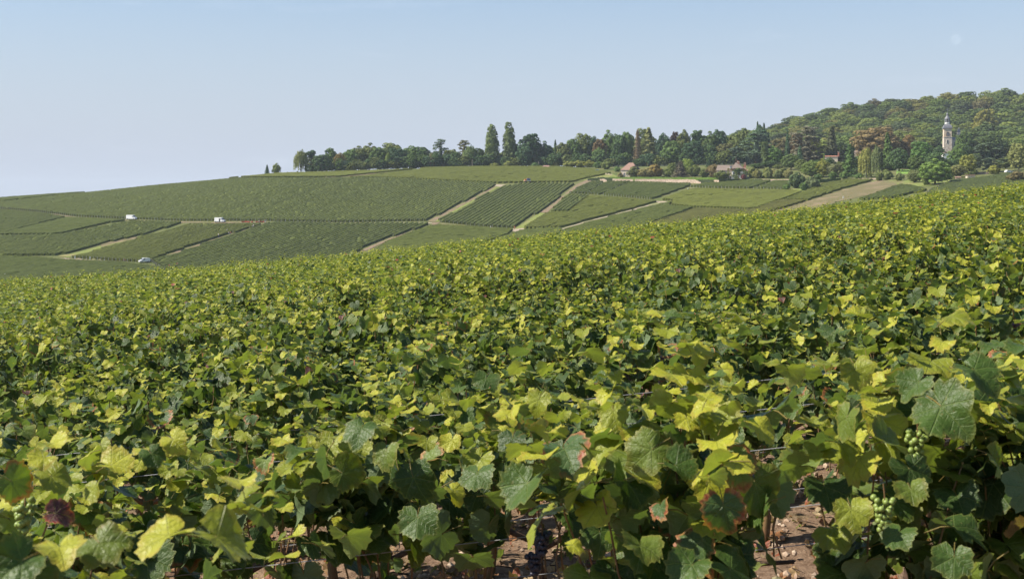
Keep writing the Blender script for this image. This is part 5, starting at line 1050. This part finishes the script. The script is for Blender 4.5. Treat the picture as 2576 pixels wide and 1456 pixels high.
def gen_plant(r, width=1.0, H=1.25, nshoots=9, bottom=.45, lat=.4, leafsize=.072, step=.062, yellow=1., zmin=.0):
    canes, L = [], []
    def leaf(p, h, tipf):
        if p[2] < zmin and r.random() < .92: return
        az = r.choice([-1, 1]) * (math.pi / 2 + r.normal(0, .75)); out = np.array([math.cos(az), math.sin(az), 0.]); droop = r.uniform(.15, 1.25) if h < .55 else (r.uniform(-.1, .9) if tipf < .8 else r.uniform(-.4, .6))
        tip = out * math.cos(droop) + np.array([0, 0, -math.sin(droop)]); nrm = np.array([0, 0, 1.]) * math.cos(droop) + out * math.sin(droop); nrm += r.normal(0, .28, 3)
        size = leafsize * np.clip(r.normal(.95, .22), .45, 1.25) * (1 if tipf < .75 else np.interp(tipf, [.75, 1.], [.9, .42]))
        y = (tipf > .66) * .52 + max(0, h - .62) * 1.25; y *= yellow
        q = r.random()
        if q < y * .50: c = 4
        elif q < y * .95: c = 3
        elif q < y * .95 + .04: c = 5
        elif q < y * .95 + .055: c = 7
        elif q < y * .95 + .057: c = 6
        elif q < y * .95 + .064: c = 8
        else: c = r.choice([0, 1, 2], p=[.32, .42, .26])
        if c in (3, 4): size *= .80
        if c in (6, 8): size *= .6
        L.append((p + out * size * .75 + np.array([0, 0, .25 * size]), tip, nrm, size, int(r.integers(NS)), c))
    nt_ = max(1, int(round(width / .31))); tuft = [(j + .5) / nt_ * width - width / 2 + r.normal(0, .03) for j in range(nt_)]; tuh = r.uniform(.80, 1.12, nt_); tuy = r.normal(0, .07, nt_)
    for s_ in range(nshoots):
        j = s_ % nt_; x0 = tuft[j] + r.normal(0, .05); top = H - bottom - .1; n = int(top / step); lean = np.array([r.normal(0, .12), r.normal(0, .16) * lat * 2, 0]); p = np.array([x0, r.normal(0, .04) + tuy[j], bottom + .08]); pts = [p.copy()]; ht = top * r.uniform(.90, 1.08) * tuh[j]
        for i in range(n):
            f = i / n; v = np.array([0, 0, 1.]) + lean * (1 + 1.8 * f * f) + r.normal(0, .16, 3); v /= np.linalg.norm(v); p = p + v * ht / n; pts.append(p.copy()); leaf(p, (p[2] - bottom) / (1.25 - bottom), f)
            if r.random() < .35 + .35 * f and i > 1:       # side shoot leaf
                leaf(p + r.normal(0, .08, 3) * np.array([1, 1.5, .6]), (p[2] - bottom) / (1.25 - bottom), f * .9)
        for q in range(2): leaf(p + r.normal(0, .03, 3) + np.array([0, 0, .03]), 1., 1.)
        rr = np.linspace(.0042, .0018, len(pts)); kk = max(3, int(len(pts) * .86)); canes.append((pts[:kk:2], list(rr[:kk:2])))
    for q in range(int(62 * width)):  # inner filler leaves; canopy shade put into their colour by favouring dark green
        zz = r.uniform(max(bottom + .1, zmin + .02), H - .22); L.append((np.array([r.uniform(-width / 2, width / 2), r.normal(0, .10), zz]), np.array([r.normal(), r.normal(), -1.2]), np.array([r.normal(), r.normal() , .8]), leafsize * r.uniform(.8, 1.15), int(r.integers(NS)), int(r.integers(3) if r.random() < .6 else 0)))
    for q in range(int(10 * width)): leaf(np.array([r.uniform(-width / 2, width / 2), r.normal(0, .16), bottom + r.uniform(-.12, .2)]), 0, 0)
    tr = [([(0, 0, -.06), (.03, .01, .15), (-.02, .0, .33), (.03, .0, bottom)], [.032, .025, .022, .02])]
    for sd in (-1, 1): tr.append(([(.02, 0, bottom - .05), (sd * width * .25, .01, bottom + .06), (sd * width * .46, 0, bottom + .07)], [.017, .012, .008]))
    return L, canes, tr
def basis(tip, nrm):
    y = tip / np.linalg.norm(tip); z = nrm - y * (nrm @ y); z /= np.linalg.norm(z) + 1e-9; x = np.cross(y, z); return np.stack([x, y, z], 1)
def merge_leaves(L, lib, scale=1.0):
    Vs, F3, F4, Cs, Lp, b = [], [], [], [], [], 0
    for p, tip, nrm, size, shp, cls in L:
        V, faces, lp = lib[shp]; B = basis(tip, nrm); Vs.append((V * size * scale) @ B.T + p)
        for f in faces: (F3 if f.shape[1] == 3 else F4).append(f + b)
        c, rim = CLS[cls]; Cs.append(np.tile([*c, rim], (len(V), 1))); Lp.append(lp); b += len(V)
    return np.concatenate(Vs), [np.concatenate(F3)] + ([np.concatenate(F4)] if F4 else []), np.concatenate(Cs), np.concatenate(Lp)
ROW = R(3.)                       # the rows run nearly square to the view
ca, sa = math.cos(ROW), math.sin(ROW)
def plant_loc(x, y): return Vector((x, y, float(fz(x, y))))
near_leaf_count = 0
def near_plant(x, y, seed, label, **kw):
    global near_leaf_count
    r = np.random.default_rng(seed); L, canes, tr = gen_plant(r, **kw); e = empty('grapevine', plant_loc(x, y), ROW); tag(e, label, 'grapevine', 'grapevines of the near field')
    V, Fq = tubes(tr, 7); obj('trunk', np_mesh('trunk', V, [Fq], True), e, M_wood)
    for cp in canes:
        V, Fq = tube(cp[0], cp[1], 5); obj('cane', np_mesh('cane', V, [Fq], True), e, M_cane)
    for p, tip, nrm, size, shp, cls in L:
        w = Vector(p); w.rotate(Matrix.Rotation(ROW, 3, 'Z')); w += e.location; uu, vv = U0 + PX * w.x / w.y, VH + PX * (EYE - w.z) / w.y
        if (1940 < uu < 2095 and vv > 1230 and r.random() < .93) or (1220 < uu < 1440 and vv > 1310 and r.random() < .6) or (640 < uu < 820 and vv > 1290 and r.random() < .6): continue   # thin spots between the vines
        o = bpy.data.objects.new('leaf', leaf_mesh(shp, cls)); col.objects.link(o); o.parent = e
        m = Matrix(basis(tip, nrm).tolist()).to_4x4(); m = Matrix.Translation(Vector(p)) @ m @ Matrix.Scale(size, 4); o.matrix_basis = m; near_leaf_count += 1
    return e
near_vines = []
# first rows, vine by vine, as the photograph shows them
A5 = near_plant(-.52, 2.25, 901, 'vine at the very front left with big blurred yellowish top leaves', width=.20, H=1.52, nshoots=2, leafsize=.070, yellow=1.2, zmin=1.15)
A6 = near_plant(-.86, 2.20, 902, 'vine in the bottom left corner with large dark leaves', width=.26, H=1.46, nshoots=3, leafsize=.070, zmin=1.1)
A1 = near_plant(-1.22, 3.3, 903, 'front vine at the left edge holding a pale green grape bunch', width=.5, H=1.52, nshoots=6, yellow=.8, step=.052, zmin=.90)
A7 = near_plant(-.68, 3.35, 904, 'open front vine with bare reddish canes at the lower left', width=.35, H=1.40, nshoots=4, yellow=.9, zmin=.90)
A8 = near_plant(.45, 3.4, 905, 'front vine right of centre with red edged leaves over bare ground', width=.40, H=1.60, nshoots=8, leafsize=.080, yellow=.7, step=.05, zmin=.90)
A2 = near_plant(1.08, 3.5, 907, 'tall front vine at the right with green grape bunches', width=.55, H=1.60, nshoots=10, leafsize=.080, yellow=.7, step=.05, zmin=.90)
near_plant(1.52, 3.6, 908, 'front vine at the right edge of the photo', width=.55, H=1.55, nshoots=9, leafsize=.078, yellow=.7, step=.05, zmin=.90)
A3 = near_plant(-1.75, 4.4, 909, 'second row vine at the left edge', width=.8, H=1.42, nshoots=9, yellow=.8, zmin=.90)
near_plant(-1.0, 4.5, 910, 'second row vine behind the open front vine', width=.8, H=1.42, nshoots=9, yellow=.8, zmin=.90)
A9 = near_plant(-.25, 4.5, 911, 'second row vine left of centre with large drooping leaves', width=.75, H=1.45, nshoots=9, leafsize=.078, yellow=.8, zmin=.90)
A4 = near_plant(.36, 4.55, 912, 'second row vine at centre above dark grapes', width=.5, H=1.44, nshoots=7, yellow=.8, zmin=.90)
near_plant(1.45, 4.6, 913, 'second row vine behind the tall right vine', width=.5, H=1.5, nshoots=7, yellow=.8, zmin=.90)
near_plant(1.85, 4.6, 914, 'second row vine at the right edge', width=.6, H=1.48, nshoots=7, yellow=.8, zmin=.90)
def near_leaf(parent, u, v, y, size, cls, yaw, tilt, roll, shape=0, label=None):
    """one large leaf that hangs in front of a vine; yaw turns it from facing the camera side, tilt lifts its face to the sky"""
    w = Vector(((u - U0) / PX * y, y, EYE - (v - VH) / PX * y)); ya, ti, ro = R(yaw), R(tilt), R(roll)
    n = np.array([math.sin(ya) * math.cos(ti), -math.cos(ya) * math.cos(ti), math.sin(ti)]); up = np.array([0, 0, 1.]) - n * n[2]; up /= np.linalg.norm(up); sd = np.cross(up, n)
    tip = -up * math.cos(ro) + sd * math.sin(ro); rel = (w - parent.location); rel.rotate(Matrix.Rotation(-ROW, 3, 'Z')); B = basis(tip, n); rz_ = np.array(Matrix.Rotation(-ROW, 3, 'Z')); B = rz_ @ B
    o = bpy.data.objects.new('leaf', leaf_mesh(shape, cls)); col.objects.link(o); o.parent = parent; o.matrix_basis = Matrix.Translation(rel) @ Matrix(B.tolist()).to_4x4() @ Matrix.Scale(size, 4)
    if label: o['label'] = label
for a_ in [(A8, 1820, 1270, 3.05, .088, 5, 5, 25, 5, 1, 'grey green leaf with purple red eaten edge'), (A8, 1660, 1275, 3.08, .055, 5, -25, 40, 60, 2, 'small red edged leaf'), (A8, 1610, 1370, 3.0, .085, 2, 0, 45, 0, 3), (A8, 1640, 1130, 3.15, .08, 2, -30, 30, -40, 4), (A8, 1700, 1170, 3.1, .075, 1, 20, 35, 30, 5), (A8, 1850, 1165, 3.05, .075, 4, 30, 50, 50, 6), (A8, 1770, 1020, 3.2, .06, 4, -30, 55, -70, 0), (A8, 1440, 1370, 3.1, .05, 4, -30, 60, 80, 2), (A8, 1740, 1420, 3.0, .085, 1, 10, 35, -10, 3),
           (A2, 2310, 960, 3.1, .088, 1, 5, 25, -10, 4), (A2, 2140, 1280, 3.05, .085, 3, -20, 15, -15, 5), (A2, 2290, 1230, 3.08, .078, 2, 15, 25, 10, 6), (A2, 2150, 930, 3.15, .07, 3, -35, 20, -30, 0), (A2, 2130, 1050, 3.15, .075, 2, -30, 15, -30, 1), (A2, 2230, 1110, 3.12, .07, 2, 10, 40, 60, 2), (A2, 2260, 1340, 3.05, .078, 1, 5, 40, 0, 3), (A2, 2450, 930, 3.15, .085, 1, 20, 30, 20, 4), (A2, 2500, 1150, 3.1, .08, 2, 20, 20, 10, 5), (A2, 2400, 1400, 3.0, .085, 1, -10, 40, 0, 6), (A2, 2370, 860, 3.2, .06, 4, -20, 60, -40, 0),
           (A5, 425, 1345, 2.0, .085, 4, -30, 50, -45, 2, 'large blurred yellow green leaf pointing down to the left'), (A5, 545, 1350, 2.02, .08, 3, 40, 45, 40, 3, 'large blurred light green leaf beside the yellow one'), (A6, 150, 1375, 2.0, .075, 4, -10, 60, 30, 4), (A6, 55, 1410, 1.95, .085, 1, -10, 50, -30, 5), (A6, 250, 1365, 2.05, .07, 2, 20, 50, 20, 6),
           (A7, 435, 1105, 3.1, .065, 4, 30, 30, 60, 0), (A7, 280, 1170, 3.1, .06, 4, -10, 65, 60, 1), (A7, 240, 1225, 3.05, .06, 3, -10, 50, 40, 2), (A1, 30, 1210, 3.0, .07, 7, 20, 30, 30, 3), (A1, 110, 1150, 3.05, .06, 4, 10, 65, -50, 4), (A7, 380, 1140, 3.1, .06, 1, 10, 20, 0, 5), (A7, 140, 1290, 3.0, .065, 8, 30, 30, 50, 6, 'dull purple leaf under the grape bunch'),
           (A9, 1050, 1300, 4.1, .095, 1, 10, 30, 0, 0), (A9, 1040, 1200, 4.15, .09, 0, 0, 20, 0, 1), (A9, 970, 1135, 4.15, .075, 2, 10, 45, 0, 2), (A9, 910, 1075, 4.2, .085, 1, 0, 50, -20, 3), (A9, 820, 1150, 4.2, .09, 1, -40, 15, -10, 4), (A4, 1355, 1005, 4.2, .08, 3, 10, 30, 0, 5), (A4, 1290, 1100, 4.2, .085, 0, 0, 30, 10, 6), (A4, 1200, 1190, 4.15, .08, 1, -10, 30, 0, 0), (A4, 1300, 1160, 4.1, .05, 4, -10, 45, 0, 1), (A9, 1140, 1235, 4.1, .055, 4, 10, 40, 10, 2)]:
    a_ = list(a_); a_[4] *= random.uniform(.60, .88); a_[6] += random.uniform(-48, 48); a_[7] += random.uniform(-15, 28); a_[8] += random.uniform(-35, 35); a_[9] = random.randrange(10); near_leaf(*a_)
spots = []
Yr = 5.6; row = 0; rp_ = np.random.default_rng(42)
while Yr < 93:
    hw = .364 * Yr * 1.04 + .9; n = int(2 * hw / .82) + 1
    for i in range(n):
        xl = -hw + (i + rp_.uniform(.35, .65)) * .82; x = xl; y = Yr + xl * math.tan(ROW) + rp_.normal(0, .03)
        if abs(x) < .364 * y + 1.2 and (rp_.random() > .05 or y < 6.5) and not (y < 7.6 and abs(U0 + PX * x / y - 2010) < 170) and not (y < 6.2 and abs(U0 + PX * x / y - 1340) < 90): spots.append((y, x))
    Yr += 1.15; row += 1
spots.sort()
ORD = ['third', 'fourth', 'fifth']
k_near = 0
labs = {}; rws = {}
for y, x in spots:
    if y < 7.3: rws.setdefault(int(round((y - x * math.tan(ROW) - 5.6) / 1.15)), []).append((x, y))
NTH = ['first', 'second', 'third', 'fourth', 'fifth', 'sixth', 'seventh', 'eighth', 'ninth', 'tenth', 'eleventh', 'twelfth']
for rw_, lst in rws.items():
    for i_, (x, y) in enumerate(sorted(lst)): labs[(y, x)] = f'leafy vine, {NTH[i_]} from the left in the {NTH[rw_ + 2]} row from the camera'
def side(u): return 'left edge' if u < 350 else 'left' if u < 900 else 'centre' if u < 1650 else 'right' if u < 2250 else 'right edge'
used = {}
for y, x in [q for q in spots if q[0] < 7.3]:
    near_plant(x, y, 1000 + k_near, labs[(y, x)], width=.95, H=rp_.uniform(1.12, 1.40), nshoots=10, leafsize=.064, step=.055, zmin=.86, yellow=.72); k_near += 1
# shared vines for the middle distance
mid_protos = []
for k in range(10):
    r = np.random.default_rng(500 + k); L, canes, tr = gen_plant(r, width=.95, H=r.uniform(1.08, 1.38), nshoots=10, leafsize=.066, step=.055, zmin=.6, yellow=r.uniform(.55, 1.35))
    V, Fs, C, Lp = merge_leaves(L, HI if k < 6 else LO, 1.0); fm = np_mesh('foliage', V, Fs, True, {'Col': ('FLOAT_COLOR', C), 'lp': ('FLOAT_VECTOR', Lp)}); fm.materials.append(M_leaf)
    V, Fs, C, Lp = merge_leaves(L, LO, 1.0); fl = np_mesh('foliage', V, Fs, True, {'Col': ('FLOAT_COLOR', C), 'lp': ('FLOAT_VECTOR', Lp)}); fl.materials.append(M_leaf)
    V, Fq = tubes(tr + canes, 4); tm = np_mesh('trunk', V, [Fq], True); tm.materials.append(M_cane); mid_protos.append((fm, fl, tm, L))
mid = [q for q in spots if q[0] >= 7.3]; far = mid[285:]; mid = mid[:285]
for y in np.arange(3.4, 92, 1.15):      # the rows go on past both sides of the view
    for sd in (-1, 1):
        for q in range(6 if y < 60 else 3):
            x = sd * (.364 * y + 1.75 + q * .82 + rp_.uniform(-.1, .1)); far.append((y + x * math.tan(ROW), x))
for i, (y, x) in enumerate(mid):
    fm, fl, tm, _ = mid_protos[rp_.integers(10)]; e = empty('grapevine', plant_loc(x, y), ROW + (math.pi if rp_.random() < .5 else 0), (1, rp_.uniform(.8, 1.2), rp_.uniform(.92, 1.10)))
    tag(e, 'leafy green grapevine in the dense middle rows of the near field', 'grapevine', 'grapevines of the middle rows')
    f = obj('foliage', fm if y < 14 else fl, e); f['kind'] = 'stuff'; obj('trunk', tm, e)
print('near leaves', near_leaf_count, 'mid', len(mid), 'far', len(far), 'far from', far[0][0])
# far rows of the near field: one mass of real leaves
def far_mass():
    Vs, Cs, Lps, Ts, b = [], [], [], [], 0
    rq = np.random.default_rng(9)
    T = np.array([(0, 1, 2), (0, 2, 3), (0, 3, 4)])
    P5 = np.array([(0, -.25, 0), (.80, .05, .06), (.35, .85, -.12), (-.42, .82, -.10), (-.80, 0, .08)]); LP5 = np.column_stack([P5[:, :2], [0, .95, .95, .95, .95]])
    for y, x in far:
        L = mid_protos[rq.integers(10)][3]; n = len(L); sel = [q for q in L if q[0][2] > .62]
        m = min(len(sel), int(np.interp(y, [20, 40, 90], [150, 120, 85]))); sel = [sel[i] for i in rq.choice(len(sel), m, replace=False)]; sel = [(*q[:5], 3) if q[5] in (0, 1) and rq.random() < .36 else q for q in sel]; sc = np.interp(y, [20, 40, 90], [1.05, 1.15, 1.3])
        B = np.array([basis(q[1], q[2] + np.array([0, 0, .5])) for q in sel]); P = np.array([q[0] for q in sel]); sz = np.array([q[3] for q in sel]) * sc * 1.15
        if rq.random() < .5: P[:, :2] *= -1; B = B * np.array([[-1], [-1], [1]])[None]
        P[:, 2] *= rq.uniform(.90, 1.10)
        W = np.einsum('nij,kj->nki', B, P5) * sz[:, None, None] + P[:, None, :]; W[..., 0] += x; W[..., 1] += y; W[..., 2] += float(fz(x, y))
        Vs.append(W.reshape(-1, 3)); kc = rq.random(m); c = np.array([[*CLS[6 if kk_ < .012 else 7 if kk_ < .05 else q[5]][0], 0] for q, kk_ in zip(sel, kc)]); Cs.append(np.repeat(c, 5, 0)); Lps.append(np.tile(LP5, (m, 1)))
        Ts.append((np.arange(m)[:, None, None] * 5 + T[None] + b).reshape(-1, 3)); b += 5 * m
    V = np.concatenate(Vs); F_ = np.concatenate(Ts); n = np.cross(V[F_[:, 1]] - V[F_[:, 0]], V[F_[:, 2]] - V[F_[:, 0]])
    me = np_mesh('vine_rows', V, [F_], False, {'Col': ('FLOAT_COLOR', np.concatenate(Cs)), 'lp': ('FLOAT_VECTOR', np.concatenate(Lps))}); me.materials.append(M_leaf); print('far tris', len(F_))
    tag(obj('vine_rows', me), 'dense mass of vines filling the back of the near field up to its crest', 'vines', None, 'stuff')
far_mass()

# ------------------------------------------------------------------ grapes
bm = bmesh.new(); bmesh.ops.create_icosphere(bm, subdivisions=2, radius=1); gm = bpy.data.meshes.new('grape'); bm.to_mesh(gm); bm.free(); gm.polygons.foreach_set('use_smooth', [True] * len(gm.polygons))
M_gg = plain('green_grape', (.24, .30, .07), .4, .4, (.15, .21, .05), 40); M_gd = plain('dark_grape', (.022, .022, .04), .4, .4, (.05, .05, .08), 30)
gmd = gm.copy(); gm.materials.append(M_gg); gmd.materials.append(M_gd)
def bunch(parent, wx, wy, wz, mesh, n=34, s=.0078, lab=None):
    loc = Vector((wx, wy, wz)) - parent.location; loc.rotate(Matrix.Rotation(-ROW, 3, 'Z'))
    V, Fq = tube([(0, 0, .05), (.003, 0, .02), (0, 0, -.08)], [.002, .002, .001], 5); st = obj('grape_bunch', np_mesh('grape_bunch', V, [Fq]), parent, M_cane); st.location = loc
    if lab: st['label'] = lab
    r = np.random.default_rng(int(abs(wx * 1000)) + n)
    for i in range(n):
        f = i / n; rr = .027 * (1 - f * .7) * r.uniform(.6, 1.); a = i * 2.4; g = obj('grape', mesh, st); g.location = (rr * math.cos(a), rr * math.sin(a), .012 - f * .068 + r.normal(0, .004)); q = s * r.uniform(.85, 1.12); g.scale = (q, q, q)
def at_px(u, v, y): return ((u - U0) / PX * y, y, EYE - (v - VH) / PX * y)
bunch(A1, *at_px(60, 1270, 3.05), gm, lab='pale green grape bunch at the left edge')
bunch(A2, *at_px(2222, 1270, 3.25), gm, 38, lab='green grape bunch low on the tall right vine')
bunch(A2, *at_px(2305, 1095, 3.38), gm, 26, lab='green grape bunch under a large leaf')
bunch(A4, *at_px(1362, 1350, 4.45), gmd, 40, .009, lab='hanging dark blue grape bunch at bottom centre')
bunch(A4, *at_px(1345, 1400, 4.5), gmd, 40, .009)
bunch(A4, *at_px(1905, 1200, 4.7), gmd, 40, .009)
bunch(A4, *at_px(560, 1065, 4.1), gm, 24) if False else None

# ------------------------------------------------------------------ litter on the soil, trellis wires
def litter():
    r = np.random.default_rng(21); n = 5200; y = 4.2 + 9 * r.random(n) ** 1.1; x = (r.random(n) - .5) * 2 * (.364 * y + .6); Vs, F3, Cs, Lps, b = [], [], [], [], 0
    cols = [(.30, .14, .07), (.38, .25, .14), (.45, .34, .22), (.25, .07, .04), (.16, .10, .06), (.20, .22, .06)]
    for i in range(n):
        V, faces, lp = LO[r.integers(NS)]; B = basis(np.array([r.normal(), r.normal(), r.normal(0, .2)]), np.array([r.normal(0, .35), r.normal(0, .35), 1.])); s_ = r.uniform(.012, .045) if i % 4 else r.uniform(.035, .06)
        Vs.append((V * np.array([1, 1, 1.8]) * s_) @ B.T + np.array([x[i], y[i], float(fz(x[i], y[i])) + .03])); F3.append(faces[0] + b); b += len(V); Cs.append(np.tile([*cols[r.integers(6)], .3], (len(V), 1))); Lps.append(lp)
    me = np_mesh('fallen_leaves', np.concatenate(Vs), [np.concatenate(F3)], False, {'Col': ('FLOAT_COLOR', np.concatenate(Cs)), 'lp': ('FLOAT_VECTOR', np.concatenate(Lps))}); me.materials.append(M_leaf)
    tag(obj('fallen_leaves', me), 'dry brown and reddish fallen leaves on the soil between vines', 'leaf litter', None, 'stuff')
    n = 2600; bmx = bmesh.new(); bmesh.ops.create_icosphere(bmx, subdivisions=1, radius=1); ic = np.array([tuple(v.co) for v in bmx.verts]); fc = np.array([[v.index for v in f.verts] for f in bmx.faces]); bmx.free()
    y = 4.2 + 8 * r.random(n); x = (r.random(n) - .5) * 2 * (.364 * y + .6); s_ = r.uniform(.006, .028, n)[:, None, None]
    V = ic[None] * s_ * r.uniform(.6, 1.3, (n, 1, 3)) * (1 + r.normal(0, .12, (n, len(ic), 1))) + np.stack([x, y, fz(x, y) + .02], -1)[:, None, :]
    me = np_mesh('pebbles', V.reshape(-1, 3), [(np.arange(n)[:, None, None] * len(ic) + fc[None]).reshape(-1, 3)]); me.materials.append(plain('pale_pebble', (.46, .36, .27), .9, .1, (.25, .17, .12), 8))
    tag(obj('pebbles', me), 'small pale stones and clods on the soil', 'pebbles', None, 'stuff')
    lst = []
    for i in range(420):
        y = 4.2 + 7 * r.random(); x = (r.random() - .5) * 2 * (.364 * y + .5); a = r.uniform(0, 6.28); l = r.uniform(.05, .22); z = float(fz(x, y)) + .035
        lst.append(([(x, y, z), (x + l * .5 * math.cos(a), y + l * .5 * math.sin(a), z + .01), (x + l * math.cos(a + .3), y + l * math.sin(a + .3), z)], [.004, .0035, .002]))
    V, Fq = tubes(lst, 4); me = np_mesh('twigs', V, [Fq]); me.materials.append(M_wood); tag(obj('twigs', me), 'brown pruned twigs lying on the soil', 'twigs', None, 'stuff')
litter()
for Yw in (3.4, 4.5, 5.6, 6.68, 7.76):
    e = None; hw = .364 * Yw + 1.4
    for hgt in (.55, .95):
        pts = [(x, Yw + x * math.tan(ROW), float(fz(x, Yw)) + hgt) for x in np.linspace(-hw, hw, 14)]; V, Fq = tube(pts, [.0016] * 14, 4)
        if e is None: e = obj('trellis_wire', np_mesh('trellis_wire', V, [Fq]), None, M_grey); tag(e, f'thin metal wires strung along the {["first", "second", "third", "fourth", "fifth"][int(round((Yw - 3.4) / 1.08))]} vine row from the front', 'wire', 'trellis wires of the near rows')
        else: obj('upper_wire', np_mesh('upper_wire', V, [Fq]), e, M_grey)

# ------------------------------------------------------------------ haze
HAZE = 0.00007
hb = MB().box(-14500, 14500, -60, 12600, -345, 175); hm = bpy.data.materials.new('haze'); hm.use_nodes = True; t = hm.node_tree; t.nodes.remove(t.nodes['Principled BSDF'])
pv = t.nodes.new('ShaderNodeVolumePrincipled'); pv.inputs['Color'].default_value = (.78, .87, 1, 1); pv.inputs['Density'].default_value = HAZE; pv.inputs['Anisotropy'].default_value = .0
t.links.new(pv.outputs[0], t.nodes['Material Output'].inputs['Volume'])
if HAZE > 0: tag(hb.build('haze', hm), 'thin blue summer haze over the valley', kind='stuff')
